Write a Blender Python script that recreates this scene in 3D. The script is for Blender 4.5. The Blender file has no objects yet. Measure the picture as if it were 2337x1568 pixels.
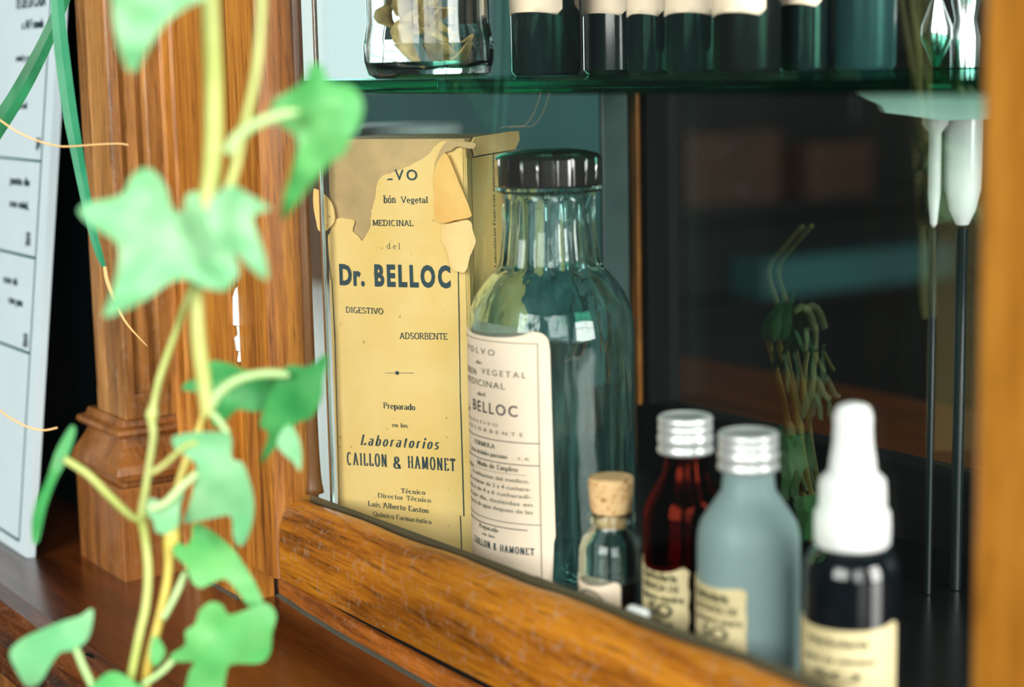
import bpy, bmesh, math, random
from mathutils import Vector, Matrix, noise
from mathutils.geometry import delaunay_2d_cdt
random.seed(7)
SC = bpy.context.scene
COL = SC.collection
PI = math.pi
W, H, FPX = 2337, 1568, 4050.0
# world: x along the cabinet front (to the right), y into the cabinet, z up, metres; z = 0 is the cabinet floor

# ------------------------------------------------------------------ camera
TH, PT, RL = math.radians(33.5), math.radians(8.9), math.radians(1.2)
DH = Vector((-math.cos(TH), math.sin(TH), 0))
FW = math.cos(PT)*DH - math.sin(PT)*Vector((0, 0, 1))
R0 = FW.cross(Vector((0, 0, 1))).normalized(); U0 = R0.cross(FW)
RT = R0*math.cos(RL) - U0*math.sin(RL); UP = U0*math.cos(RL) + R0*math.sin(RL)
CAM = Vector((.4359, -.3023, .184))
cd = bpy.data.cameras.new('camera'); cam = bpy.data.objects.new('camera', cd); COL.objects.link(cam)
cam.matrix_world = Matrix(((RT.x, UP.x, -FW.x, CAM.x), (RT.y, UP.y, -FW.y, CAM.y), (RT.z, UP.z, -FW.z, CAM.z), (0, 0, 0, 1)))
cd.sensor_width = 36; cd.lens = FPX*36/W; cd.clip_start = .01
cd.dof.use_dof = True; cd.dof.focus_distance = .655; cd.dof.aperture_fstop = 6.9
SC.camera = cam

def sight(x, y): return FW + RT*(x-W/2)/FPX - UP*(y-H/2)/FPX
def at(x, y, d): return CAM + sight(x, y)*d                      # the point seen there, d metres deep
def on(x, y, ax, v):                                             # the point seen there on an axis plane
    r = sight(x, y); return CAM + r*((v-CAM[ax])/r[ax])
def onp(x, y, p, n):
    r = sight(x, y); return CAM + r*((p-CAM).dot(n)/r.dot(n))

# ------------------------------------------------------------------ materials
def srgb(r, g, b):
    f = lambda c: (c/255/12.92) if c/255 <= .04045 else ((c/255+.055)/1.055)**2.4
    return (f(r), f(g), f(b), 1)
def newmat(n):
    m = bpy.data.materials.new(n); m.use_nodes = True
    nt = m.node_tree; nt.nodes.clear()
    o = nt.nodes.new('ShaderNodeOutputMaterial'); return m, nt, o
def node(nt, t, ins=None, **kw):
    n = nt.nodes.new(t)
    for k, v in kw.items(): setattr(n, k, v)
    for k, v in (ins or {}).items():
        if isinstance(v, bpy.types.NodeSocket): nt.links.new(v, n.inputs[k])
        else: n.inputs[k].default_value = v
    return n
def ramp(nt, fac, stops):
    r = node(nt, 'ShaderNodeValToRGB', {'Fac': fac}); e = r.color_ramp.elements
    while len(e) > 1: e.remove(e[-1])
    e[0].position, e[0].color = stops[0]
    for p, c in stops[1:]:
        q = e.new(p); q.color = c
    return r
def plain(name, col, rough=.5, spec=.5, metal=0, var=.12, scale=60, coat=0, bump=0, bscale=200, sub=0):
    m, nt, o = newmat(name)
    tc = node(nt, 'ShaderNodeTexCoord')
    nz = node(nt, 'ShaderNodeTexNoise', {'Vector': tc.outputs['Object'], 'Scale': scale, 'Detail': 4.0})
    d = tuple(c*(1-var) for c in col[:3])+(1,); l = tuple(min(1, c*(1+var)) for c in col[:3])+(1,)
    rp = ramp(nt, nz.outputs['Fac'], [(.3, d), (.7, l)])
    b = node(nt, 'ShaderNodeBsdfPrincipled', {'Base Color': rp.outputs['Color'], 'Roughness': rough, 'Metallic': metal,
             'Specular IOR Level': spec, 'Coat Weight': coat})
    if bump:
        n2 = node(nt, 'ShaderNodeTexNoise', {'Vector': tc.outputs['Object'], 'Scale': bscale, 'Detail': 5.0})
        bp = node(nt, 'ShaderNodeBump', {'Height': n2.outputs['Fac'], 'Strength': bump, 'Distance': .001})
        nt.links.new(bp.outputs['Normal'], b.inputs['Normal'])
    if sub:
        b.inputs['Subsurface Weight'].default_value = sub; b.inputs['Subsurface Scale'].default_value = .003
    nt.links.new(b.outputs[0], o.inputs[0]); return m
def wood(name, dark, mid, light, axis='z', rough=.38, wear=0, coat=.25, sc=1.0):
    m, nt, o = newmat(name)
    tc = node(nt, 'ShaderNodeTexCoord')
    s = {'x': (12, 150, 150), 'y': (150, 12, 150), 'z': (150, 150, 12)}[axis]
    mp = node(nt, 'ShaderNodeMapping', {'Vector': tc.outputs['Object'], 'Scale': tuple(c*sc for c in s), 'Rotation': (.06, .09, .05)})
    n0 = node(nt, 'ShaderNodeTexNoise', {'Vector': mp.outputs[0], 'Scale': .55, 'Detail': 3.0, 'Distortion': .6})
    n1 = node(nt, 'ShaderNodeTexNoise', {'Vector': mp.outputs[0], 'Scale': 3.2, 'Detail': 7.0, 'Roughness': .65})
    mx = node(nt, 'ShaderNodeMath', {0: n0.outputs['Fac'], 1: .62}, operation='MULTIPLY')
    mx2 = node(nt, 'ShaderNodeMath', {0: n1.outputs['Fac'], 1: .38, 2: mx.outputs[0]}, operation='MULTIPLY_ADD')
    rp = ramp(nt, mx2.outputs[0], [(.34, dark), (.47, mid), (.6, light), (.72, mid)])
    # short dark pores
    s2 = {'x': (60, 900, 900), 'y': (900, 60, 900), 'z': (900, 900, 60)}[axis]
    mp2 = node(nt, 'ShaderNodeMapping', {'Vector': tc.outputs['Object'], 'Scale': s2})
    n2 = node(nt, 'ShaderNodeTexNoise', {'Vector': mp2.outputs[0], 'Scale': 1.0, 'Detail': 2.0})
    pr = ramp(nt, n2.outputs['Fac'], [(.28, (.25, .25, .25, 1)), (.42, (1, 1, 1, 1))])
    mul = node(nt, 'ShaderNodeMix', {'Factor': .65, 6: rp.outputs['Color'], 7: pr.outputs['Color']}, data_type='RGBA', blend_type='MULTIPLY')
    colour = mul.outputs[2]
    if wear:                                                     # worn, bleached scuffs
        n3 = node(nt, 'ShaderNodeTexNoise', {'Vector': tc.outputs['Object'], 'Scale': 140.0, 'Detail': 9.0, 'Roughness': .8})
        n4 = node(nt, 'ShaderNodeTexNoise', {'Vector': tc.outputs['Object'], 'Scale': 380.0, 'Detail': 3.0})
        m4 = node(nt, 'ShaderNodeMath', {0: n3.outputs['Fac'], 1: n4.outputs['Fac']}, operation='MULTIPLY')
        wr = ramp(nt, m4.outputs[0], [(.27, (0, 0, 0, 1)), (.40, (wear, wear, wear, 1))])
        mw = node(nt, 'ShaderNodeMix', {'Factor': wr.outputs['Color'], 6: colour, 7: srgb(168, 150, 128)}, data_type='RGBA')
        colour = mw.outputs[2]
    bp = node(nt, 'ShaderNodeBump', {'Height': n1.outputs['Fac'], 'Strength': .25, 'Distance': .0006})
    b = node(nt, 'ShaderNodeBsdfPrincipled', {'Base Color': colour, 'Roughness': rough, 'Coat Weight': coat, 'Coat Roughness': .22,
             'Normal': bp.outputs[0], 'Specular IOR Level': .4})
    nt.links.new(b.outputs[0], o.inputs[0]); return m
def clear_glass(name, tint=(1, 1, 1, 1), gain=1.0, rough=0.0):   # thin flat panes: see through, mirror by angle
    m, nt, o = newmat(name)
    g = node(nt, 'ShaderNodeNewGeometry')
    dt = node(nt, 'ShaderNodeVectorMath', {0: g.outputs['Normal'], 1: g.outputs['Incoming']}, operation='DOT_PRODUCT')
    ab = node(nt, 'ShaderNodeMath', {0: dt.outputs['Value']}, operation='ABSOLUTE')
    inv = node(nt, 'ShaderNodeMath', {0: 1.0, 1: ab.outputs[0]}, operation='SUBTRACT')
    pw = node(nt, 'ShaderNodeMath', {0: inv.outputs[0], 1: 5.0}, operation='POWER')
    fr = node(nt, 'ShaderNodeMath', {0: pw.outputs[0], 1: .96*gain, 2: .04*gain}, operation='MULTIPLY_ADD', use_clamp=True)
    t = node(nt, 'ShaderNodeBsdfTransparent', {'Color': tint})
    gl = node(nt, 'ShaderNodeBsdfGlossy', {'Color': (1, 1, 1, 1), 'Roughness': rough})
    mx = node(nt, 'ShaderNodeMixShader', {0: fr.outputs[0], 1: t.outputs[0], 2: gl.outputs[0]})
    nt.links.new(mx.outputs[0], o.inputs[0]); return m
def glass(name, col=(1, 1, 1, 1), rough=0.0, ior=1.5, bump=0, bs=(60, 60, 14)):
    m, nt, o = newmat(name)
    g = node(nt, 'ShaderNodeBsdfGlass', {'Color': col, 'Roughness': rough, 'IOR': ior})
    if bump:
        tc = node(nt, 'ShaderNodeTexCoord')
        mp = node(nt, 'ShaderNodeMapping', {'Vector': tc.outputs['Object'], 'Scale': bs})
        nz = node(nt, 'ShaderNodeTexNoise', {'Vector': mp.outputs[0], 'Scale': 2.0, 'Detail': 2.0})
        bp = node(nt, 'ShaderNodeBump', {'Height': nz.outputs['Fac'], 'Strength': bump, 'Distance': .002})
        nt.links.new(bp.outputs['Normal'], g.inputs['Normal'])
    nt.links.new(g.outputs[0], o.inputs[0]); return m
def leafmat(name, a, b, trans=.35):
    m, nt, o = newmat(name)
    tc = node(nt, 'ShaderNodeTexCoord')
    nz = node(nt, 'ShaderNodeTexNoise', {'Vector': tc.outputs['Object'], 'Scale': 55.0, 'Detail': 3.0})
    rp = ramp(nt, nz.outputs['Fac'], [(.35, a), (.65, b)])
    p = node(nt, 'ShaderNodeBsdfPrincipled', {'Base Color': rp.outputs[0], 'Roughness': .42, 'Specular IOR Level': .45})
    t = node(nt, 'ShaderNodeBsdfTranslucent', {'Color': rp.outputs[0]})
    mx = node(nt, 'ShaderNodeMixShader', {0: trans, 1: p.outputs[0], 2: t.outputs[0]})
    nt.links.new(mx.outputs[0], o.inputs[0]); return m
def emit(name, col, s):
    m, nt, o = newmat(name)
    e = node(nt, 'ShaderNodeEmission', {'Color': col, 'Strength': s}); nt.links.new(e.outputs[0], o.inputs[0]); return m
def cork_mat():
    m, nt, o = newmat('cork')
    tc = node(nt, 'ShaderNodeTexCoord')
    v = node(nt, 'ShaderNodeTexVoronoi', {'Vector': tc.outputs['Object'], 'Scale': 900.0})
    n = node(nt, 'ShaderNodeTexNoise', {'Vector': tc.outputs['Object'], 'Scale': 300.0, 'Detail': 5.0})
    s = node(nt, 'ShaderNodeSeparateColor', {0: v.outputs['Color']})
    ad = node(nt, 'ShaderNodeMath', {0: s.outputs[0], 1: n.outputs['Fac']}, operation='ADD')
    rp = ramp(nt, ad.outputs[0], [(.38, srgb(150, 92, 48)), (.55, srgb(226, 168, 104)), (.9, srgb(248, 206, 150))])
    bp = node(nt, 'ShaderNodeBump', {'Height': ad.outputs[0], 'Strength': .6, 'Distance': .0008})
    b = node(nt, 'ShaderNodeBsdfPrincipled', {'Base Color': rp.outputs[0], 'Roughness': .85, 'Normal': bp.outputs[0]})
    nt.links.new(b.outputs[0], o.inputs[0]); return m
def paper_mat(name, a, b, spots=True):
    m, nt, o = newmat(name)
    tc = node(nt, 'ShaderNodeTexCoord')
    n = node(nt, 'ShaderNodeTexNoise', {'Vector': tc.outputs['Object'], 'Scale': 38.0, 'Detail': 6.0, 'Roughness': .6})
    rp = ramp(nt, n.outputs['Fac'], [(.3, b), (.62, a)])
    c = rp.outputs[0]
    if spots:
        n2 = node(nt, 'ShaderNodeTexNoise', {'Vector': tc.outputs['Object'], 'Scale': 330.0, 'Detail': 2.0})
        r2 = ramp(nt, n2.outputs['Fac'], [(.23, (.45, .36, .2, 1)), (.3, (1, 1, 1, 1))])
        mm = node(nt, 'ShaderNodeMix', {'Factor': .8, 6: c, 7: r2.outputs[0]}, data_type='RGBA', blend_type='MULTIPLY'); c = mm.outputs[2]
    bp = node(nt, 'ShaderNodeBump', {'Height': n.outputs['Fac'], 'Strength': .15, 'Distance': .001})
    bs = node(nt, 'ShaderNodeBsdfPrincipled', {'Base Color': c, 'Roughness': .62, 'Specular IOR Level': .3, 'Normal': bp.outputs[0]})
    nt.links.new(bs.outputs[0], o.inputs[0]); return m

WD, WM, WL = srgb(92, 52, 16), srgb(160, 98, 34), srgb(196, 132, 50)
M = {
 'lidwhite': plain('satin_tin_lid', (.92, .96, .96, 1), .4, .6, 0),
 'tealb': plain('dull_teal_glaze', (.014, .045, .045, 1), .25),
 'postdark': plain('matt_black_wood_and_shade', (.004, .005, .005, 1), .7, .15),
 'edge': plain('grey_green_glass_highlight', (.07, .115, .11, 1), .25),
 'jarglass': glass('jar_glass', (.97, .99, .98, 1), 0, 1.45, bump=.05),
 'beadd': plain('bead_shadow_band', srgb(84, 82, 62), .6),
 'bright_streak': plain('bright_streak_white', (.9, .95, .95, 1), .15, .6),
 'wood_z': wood('walnut_upright', WD, WM, WL, 'z'),
 'wood_x': wood('walnut_rail', srgb(84, 44, 8), srgb(158, 94, 20), srgb(194, 126, 30), 'x', wear=.38, sc=1.3),
 'wood_pil': wood('walnut_pilaster', srgb(92, 58, 26), srgb(152, 102, 48), srgb(190, 136, 72), 'z', wear=.25),
 'wood_base': wood('walnut_base', srgb(92, 54, 22), srgb(136, 84, 36), srgb(160, 102, 46), 'z', wear=.2, coat=.5),
 'wood_ledge': wood('polished_ledge', srgb(50, 22, 6), srgb(92, 46, 14), srgb(116, 60, 20), 'x', rough=.3, coat=.6, sc=.6),
 'wood_dark': wood('dark_walnut', srgb(40, 24, 14), srgb(84, 54, 32), srgb(112, 76, 44), 'z'),
 'trim': wood('base_trim', srgb(74, 34, 10), srgb(150, 84, 26), srgb(190, 112, 38), 'x', wear=.2),
 'black': plain('black_paint', (.006, .008, .008, 1), .25, .4),
 'teal_dark': plain('dark_teal_panel', (.006, .016, .019, 1), .3, .4, var=.3, scale=5),
 'floorin': plain('cabinet_floor_black', (.006, .008, .009, 1), .25, .5),
 'pane': clear_glass('door_pane_glass', (.975, .985, .98, 1), 1.15),
 'side': clear_glass('side_pane_glass', (.90, .96, .95, 1), 1.0),
 'shelf': glass('green_shelf_glass', (.30, .72, .58, 1), .02, 1.45),
 'chrome': plain('polished_metal', (.82, .86, .86, 1), .16, .5, 1, .03),
 'alu': plain('brushed_aluminium', (.70, .73, .73, 1), .38, .5, .6, .05, bump=.1),
 'reflection_pale': plain('pale_reflection', (.70, .95, .93, 1), .3),
 'clear': glass('old_clear_glass', (.93, .975, .965, 1), 0, 1.5, bump=.22),
 'vialglass': glass('vial_glass', (.93, .97, .96, 1)),
 'amber': glass('amber_glass', (.34, .04, .018, 1), 0, 1.5),
 'darkglass': plain('very_dark_brown_glass', (.004, .006, .008, 1), .07, .6),
 'liquid': plain('dark_tincture', (.010, .006, .006, 1), .15),
 'frost': None,
 'bakelite': plain('black_bakelite', (.016, .014, .013, 1), .13, .9, coat=.8),
 'rubber': plain('white_rubber', (.86, .88, .87, 1), .5, .3, var=.02, sub=.15),
 'cork': cork_mat(),
 'paper': paper_mat('yellowed_paper', srgb(244, 211, 138), srgb(235, 198, 112)),
 'board': paper_mat('bare_grey_board', srgb(206, 176, 122), srgb(168, 142, 98)),
 'flap': paper_mat('torn_paper_back', srgb(246, 200, 116), srgb(236, 178, 92), False),
 'flap2': paper_mat('torn_paper_pale', srgb(252, 218, 152), srgb(246, 206, 134), False),
 'label': paper_mat('cream_label', srgb(252, 232, 208), srgb(248, 224, 194), False),
 'label_old': paper_mat('aged_label', srgb(232, 216, 172), srgb(208, 190, 142), False),
 'ink': plain('dark_green_ink', srgb(22, 58, 66), .6),
 'inkblack': plain('black_ink', srgb(40, 40, 44), .6),
 'inkgrey': plain('faded_ink', srgb(92, 100, 80), .6),
 'inkolive': plain('olive_ink', srgb(62, 66, 38), .6),
 'sign': plain('white_board', srgb(208, 226, 232), .35, var=.02),
 'signline': plain('sign_green_line', srgb(30, 92, 92), .5),
 'marker': plain('sign_marker', srgb(20, 50, 56), .5),
 'leaf': leafmat('ivy_leaf_pale', srgb(118, 198, 138), srgb(156, 212, 160)),
 'leaf2': leafmat('ivy_leaf_green', srgb(82, 182, 96), srgb(122, 200, 118)),
 'leaf3': leafmat('ivy_leaf_deep', srgb(58, 158, 84), srgb(96, 184, 104)),
 'stem': leafmat('ivy_stem', srgb(170, 184, 92), srgb(196, 206, 128), .15),
 'stem2': leafmat('ivy_stem_yellow', srgb(204, 178, 70), srgb(214, 200, 104), .15),
 'petiole': leafmat('ivy_petiole', srgb(168, 208, 136), srgb(192, 220, 156), .15),
 'blade': leafmat('strap_leaf', srgb(36, 136, 96), srgb(66, 156, 112), .2),
 'blade2': leafmat('strap_leaf_dark', srgb(16, 96, 56), srgb(34, 130, 80), .2),
 'dry': plain('dried_tip', srgb(214, 172, 112), .7),
 'herb': plain('dried_herb', srgb(188, 164, 104), .8, var=.35, scale=300),
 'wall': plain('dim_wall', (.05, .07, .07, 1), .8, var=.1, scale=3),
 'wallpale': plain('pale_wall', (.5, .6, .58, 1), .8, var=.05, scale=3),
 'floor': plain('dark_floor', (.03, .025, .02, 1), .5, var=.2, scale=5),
 'furn': plain('dark_teal_furniture', (.035, .11, .11, 1), .5, var=.25, scale=4),
 'furnd': plain('black_brown_furniture', (.006, .006, .006, 1), .5, var=.3, scale=4),
 'furnb': plain('dark_brown_furniture', (.05, .022, .012, 1), .5, var=.3, scale=4),
 'moulding': wood('dark_moulding', srgb(44, 20, 6), srgb(86, 44, 16), srgb(120, 66, 26), 'x', rough=.35, wear=.15),
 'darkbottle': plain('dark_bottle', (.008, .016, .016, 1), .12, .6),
 'putty': plain('grey_glazing_bead', srgb(78, 82, 70), .7),
}
def frostmat():
    m, nt, o = newmat('frosted_glass')
    g = node(nt, 'ShaderNodeBsdfGlass', {'Color': (.80, .93, .93, 1), 'Roughness': .45, 'IOR': 1.3})
    d = node(nt, 'ShaderNodeBsdfPrincipled', {'Base Color': (.35, .50, .50, 1), 'Roughness': .5})
    mx = node(nt, 'ShaderNodeMixShader', {0: .55, 1: g.outputs[0], 2: d.outputs[0]})
    nt.links.new(mx.outputs[0], o.inputs[0]); return m
M['frost'] = frostmat()
def dusty():
    m, nt, o = newmat('old_clear_glass')
    tc = node(nt, 'ShaderNodeTexCoord')
    mp = node(nt, 'ShaderNodeMapping', {'Vector': tc.outputs['Object'], 'Scale': (60, 60, 14)})
    nz = node(nt, 'ShaderNodeTexNoise', {'Vector': mp.outputs[0], 'Scale': 2.0, 'Detail': 2.0})
    bp = node(nt, 'ShaderNodeBump', {'Height': nz.outputs['Fac'], 'Strength': .22, 'Distance': .002})
    g = node(nt, 'ShaderNodeBsdfGlass', {'Color': (.86, .955, .945, 1), 'Roughness': 0.0, 'IOR': 1.5, 'Normal': bp.outputs[0]})
    mp2 = node(nt, 'ShaderNodeMapping', {'Vector': tc.outputs['Object'], 'Scale': (160, 160, 16)})
    n2 = node(nt, 'ShaderNodeTexNoise', {'Vector': mp2.outputs[0], 'Scale': 1.6, 'Detail': 5.0})
    rp = ramp(nt, n2.outputs['Fac'], [(.45, (.01, .01, .01, 1)), (.78, (.10, .10, .10, 1))])
    d = node(nt, 'ShaderNodeBsdfDiffuse', {'Color': (.24, .62, .58, 1)})
    mx = node(nt, 'ShaderNodeMixShader', {0: rp.outputs[0], 1: g.outputs[0], 2: d.outputs[0]})
    nt.links.new(mx.outputs[0], o.inputs[0]); return m
M['clear'] = dusty()

# ------------------------------------------------------------------ object helpers
def tag(o, label=None, cat=None, group=None, kind=None):
    if label: o['label'] = label
    if cat: o['category'] = cat
    if group: o['group'] = group
    if kind: o['kind'] = kind
    return o
def thing(name, label, cat, loc=(0, 0, 0), group=None, rz=0):
    o = bpy.data.objects.new(name, None); COL.objects.link(o); o.empty_display_size = .01
    o.location = loc; o.rotation_euler = (0, 0, rz)
    return tag(o, label, cat, group)
def mesh(name, verts, faces, mat, parent=None, smooth=False, world=False):
    """verts are local to the parent; with world=True they are world points"""
    me = bpy.data.meshes.new(name)
    vs = [Vector(v) for v in verts]
    if world and parent is not None:
        chain = Matrix.Identity(4); p = parent
        while p is not None: chain = p.matrix_basis @ chain; p = p.parent
        inv = chain.inverted(); vs = [inv @ v for v in vs]
    me.from_pydata([tuple(v) for v in vs], [], faces); me.validate(); me.update()
    me.materials.append(mat)
    if smooth:
        for p in me.polygons: p.use_smooth = True
    o = bpy.data.objects.new(name, me); COL.objects.link(o)
    if parent is not None: o.parent = parent
    return o
def frombm(name, bm, mat, parent=None, smooth=False, world=False):
    bm.normal_update(); bm.verts.ensure_lookup_table()
    for i, v in enumerate(bm.verts): v.index = i
    vs = [v.co.copy() for v in bm.verts]; fs = [[v.index for v in f.verts] for f in bm.faces]; bm.free()
    return mesh(name, vs, fs, mat, parent, smooth, world)
def autosmooth(o, ang=35):
    me = o.data; bm = bmesh.new(); bm.from_mesh(me)
    for f in bm.faces: f.smooth = True
    for e in bm.edges:
        if len(e.link_faces) == 2 and e.calc_face_angle(0) > math.radians(ang): e.smooth = False
    bm.to_mesh(me); bm.free(); return o
def box_bm(bm, x0, x1, y0, y1, z0, z1, bev=0):
    vs = [bm.verts.new((x, y, z)) for x in (x0, x1) for y in (y0, y1) for z in (z0, z1)]
    fs = [bm.faces.new([vs[i] for i in q]) for q in ((0, 1, 3, 2), (4, 6, 7, 5), (0, 4, 5, 1), (2, 3, 7, 6), (0, 2, 6, 4), (1, 5, 7, 3))]
    if bev:
        es = list({e for f in fs for e in f.edges})
        bmesh.ops.bevel(bm, geom=es, offset=bev, segments=2, profile=.6, affect='EDGES')
def box(name, x0, x1, y0, y1, z0, z1, mat, parent=None, bev=0, world=True):
    bm = bmesh.new(); box_bm(bm, x0, x1, y0, y1, z0, z1, bev)
    return frombm(name, bm, mat, parent, world=world)
def prism(name, pts, ax, a, b, mat, parent=None, bev=0, world=True, smooth=0):
    """outline pts in the plane across axis ax, extruded from a to b"""
    bm = bmesh.new()
    def P(p, t):
        if ax == 0: return (t, p[0], p[1])
        if ax == 1: return (p[0], t, p[1])
        return (p[0], p[1], t)
    A = [bm.verts.new(P(p, a)) for p in pts]; B = [bm.verts.new(P(p, b)) for p in pts]
    n = len(pts)
    bm.faces.new(A); bm.faces.new(B[::-1])
    for i in range(n): bm.faces.new((A[i], B[i], B[(i+1) % n], A[(i+1) % n]))
    bmesh.ops.recalc_face_normals(bm, faces=bm.faces)
    if bev: bmesh.ops.bevel(bm, geom=list(bm.edges), offset=bev, segments=2, profile=.6, affect='EDGES')
    o = frombm(name, bm, mat, parent, world=world)
    if smooth: autosmooth(o, smooth)
    return o
def lathe(name, prof, mat, parent, n=64, smooth=40, rfun=None, loc=(0, 0, 0)):
    vs, fs, rings = [], [], []
    for r, z in prof:
        if r < 1e-6:
            rings.append([len(vs)]); vs.append((loc[0], loc[1], z+loc[2])); continue
        ring = []
        for k in range(n):
            a = 2*PI*k/n; rr = r if rfun is None else rfun(r, z, a)
            ring.append(len(vs)); vs.append((rr*math.cos(a)+loc[0], rr*math.sin(a)+loc[1], z+loc[2]))
        rings.append(ring)
    for a, b in zip(rings, rings[1:]):
        if len(a) == 1 and len(b) == 1: continue
        for k in range(n):
            k2 = (k+1) % n
            if len(a) == 1: fs.append((a[0], b[k2], b[k]))
            elif len(b) == 1: fs.append((a[k], a[k2], b[0]))
            else: fs.append((a[k], a[k2], b[k2], b[k]))
    o = mesh(name, vs, fs, mat, parent)
    bm = bmesh.new(); bm.from_mesh(o.data); bmesh.ops.recalc_face_normals(bm, faces=bm.faces); bm.to_mesh(o.data); bm.free()
    return autosmooth(o, smooth)
def crom(pts, k=6, closed=False):
    out = []; n = len(pts); P = [Vector(p) for p in pts]
    rng = range(n) if closed else range(n-1)
    for i in rng:
        if closed: a, b, c, d = P[i-1], P[i], P[(i+1) % n], P[(i+2) % n]
        else: a, b, c, d = P[max(i-1, 0)], P[i], P[i+1], P[min(i+2, n-1)]
        for j in range(k):
            t = j/k
            out.append(.5*((2*b)+(c-a)*t+(2*a-5*b+4*c-d)*t*t+(3*b-a-3*c+d)*t**3))
    if not closed: out.append(P[-1])
    return out
def tube(name, pts, rad, mat, parent=None, n=10, k=5, world=True):
    """pts world points, rad one radius or one per point"""
    rs = rad if isinstance(rad, (list, tuple)) else [rad]*len(pts)
    q = crom([Vector((*p, r)) for p, r in zip(pts, rs)], k)
    vs, fs = [], []; ref = Vector((0, .3, 1))
    for i, p in enumerate(q):
        c = p.xyz; t = (q[min(i+1, len(q)-1)].xyz-q[max(i-1, 0)].xyz).normalized()
        s = t.cross(ref); s = s.normalized() if s.length > 1e-4 else t.cross(Vector((1, 0, 0))).normalized()
        u = s.cross(t).normalized(); ref = u
        for j in range(n):
            a = 2*PI*j/n; vs.append(c+(s*math.cos(a)+u*math.sin(a))*max(p.w, 1e-4))
    for i in range(len(q)-1):
        for j in range(n): fs.append((i*n+j, i*n+(j+1) % n, (i+1)*n+(j+1) % n, (i+1)*n+j))
    fs.append(tuple(range(n))[::-1]); fs.append(tuple(range((len(q)-1)*n, len(q)*n)))
    return mesh(name, vs, fs, mat, parent, True, world)
def sheet(name, outline, mat, parent, fn, step, thick, world=False, smooth=True):
    """a sheet of some thickness filling a 2-D outline; fn(u, v) -> (point, normal)"""
    xs = [p[0] for p in outline]; ys = [p[1] for p in outline]
    pts = [Vector((p[0], p[1])) for p in outline]; n = len(pts)
    def inside(x, y):
        c = False
        for i in range(n):
            a, b = pts[i], pts[i-1]
            if (a.y > y) != (b.y > y) and x < (b.x-a.x)*(y-a.y)/(b.y-a.y)+a.x: c = not c
        return c
    def near(x, y):
        q = Vector((x, y))
        return min(((q-(a+(b-a)*max(0, min(1, (q-a).dot(b-a)/max((b-a).length_squared, 1e-12))))).length) for a, b in zip(pts, pts[1:]+pts[:1]))
    extra = []; y = min(ys)+step*.5; row = 0
    while y < max(ys):
        x = min(xs)+step*(.5 if row % 2 else .99)
        while x < max(xs):
            if inside(x, y) and near(x, y) > step*.35: extra.append(Vector((x, y)))
            x += step
        y += step*.87; row += 1
    V, E, F, *_ = delaunay_2d_cdt(pts+extra, [(i, (i+1) % n) for i in range(n)], [], 1, 1e-7)
    top, bot = [], []
    for v in V:
        p, nn = fn(v.x, v.y); top.append(Vector(p)+nn*thick*.5); bot.append(Vector(p)-nn*thick*.5)
    m = len(V); fs = [tuple(f) for f in F] + [tuple(i+m for i in f[::-1]) for f in F]
    cnt = {}
    for f in F:
        for a, b in zip(f, f[1:]+f[:1]): cnt[(a, b)] = 1
    for (a, b) in list(cnt):
        if (b, a) not in cnt: fs.append((a, a+m, b+m, b))
    o = mesh(name, top+bot, fs, mat, parent, False, world)
    bm = bmesh.new(); bm.from_mesh(o.data); bmesh.ops.recalc_face_normals(bm, faces=bm.faces); bm.to_mesh(o.data); bm.free()
    return autosmooth(o, 50) if smooth else o

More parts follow.
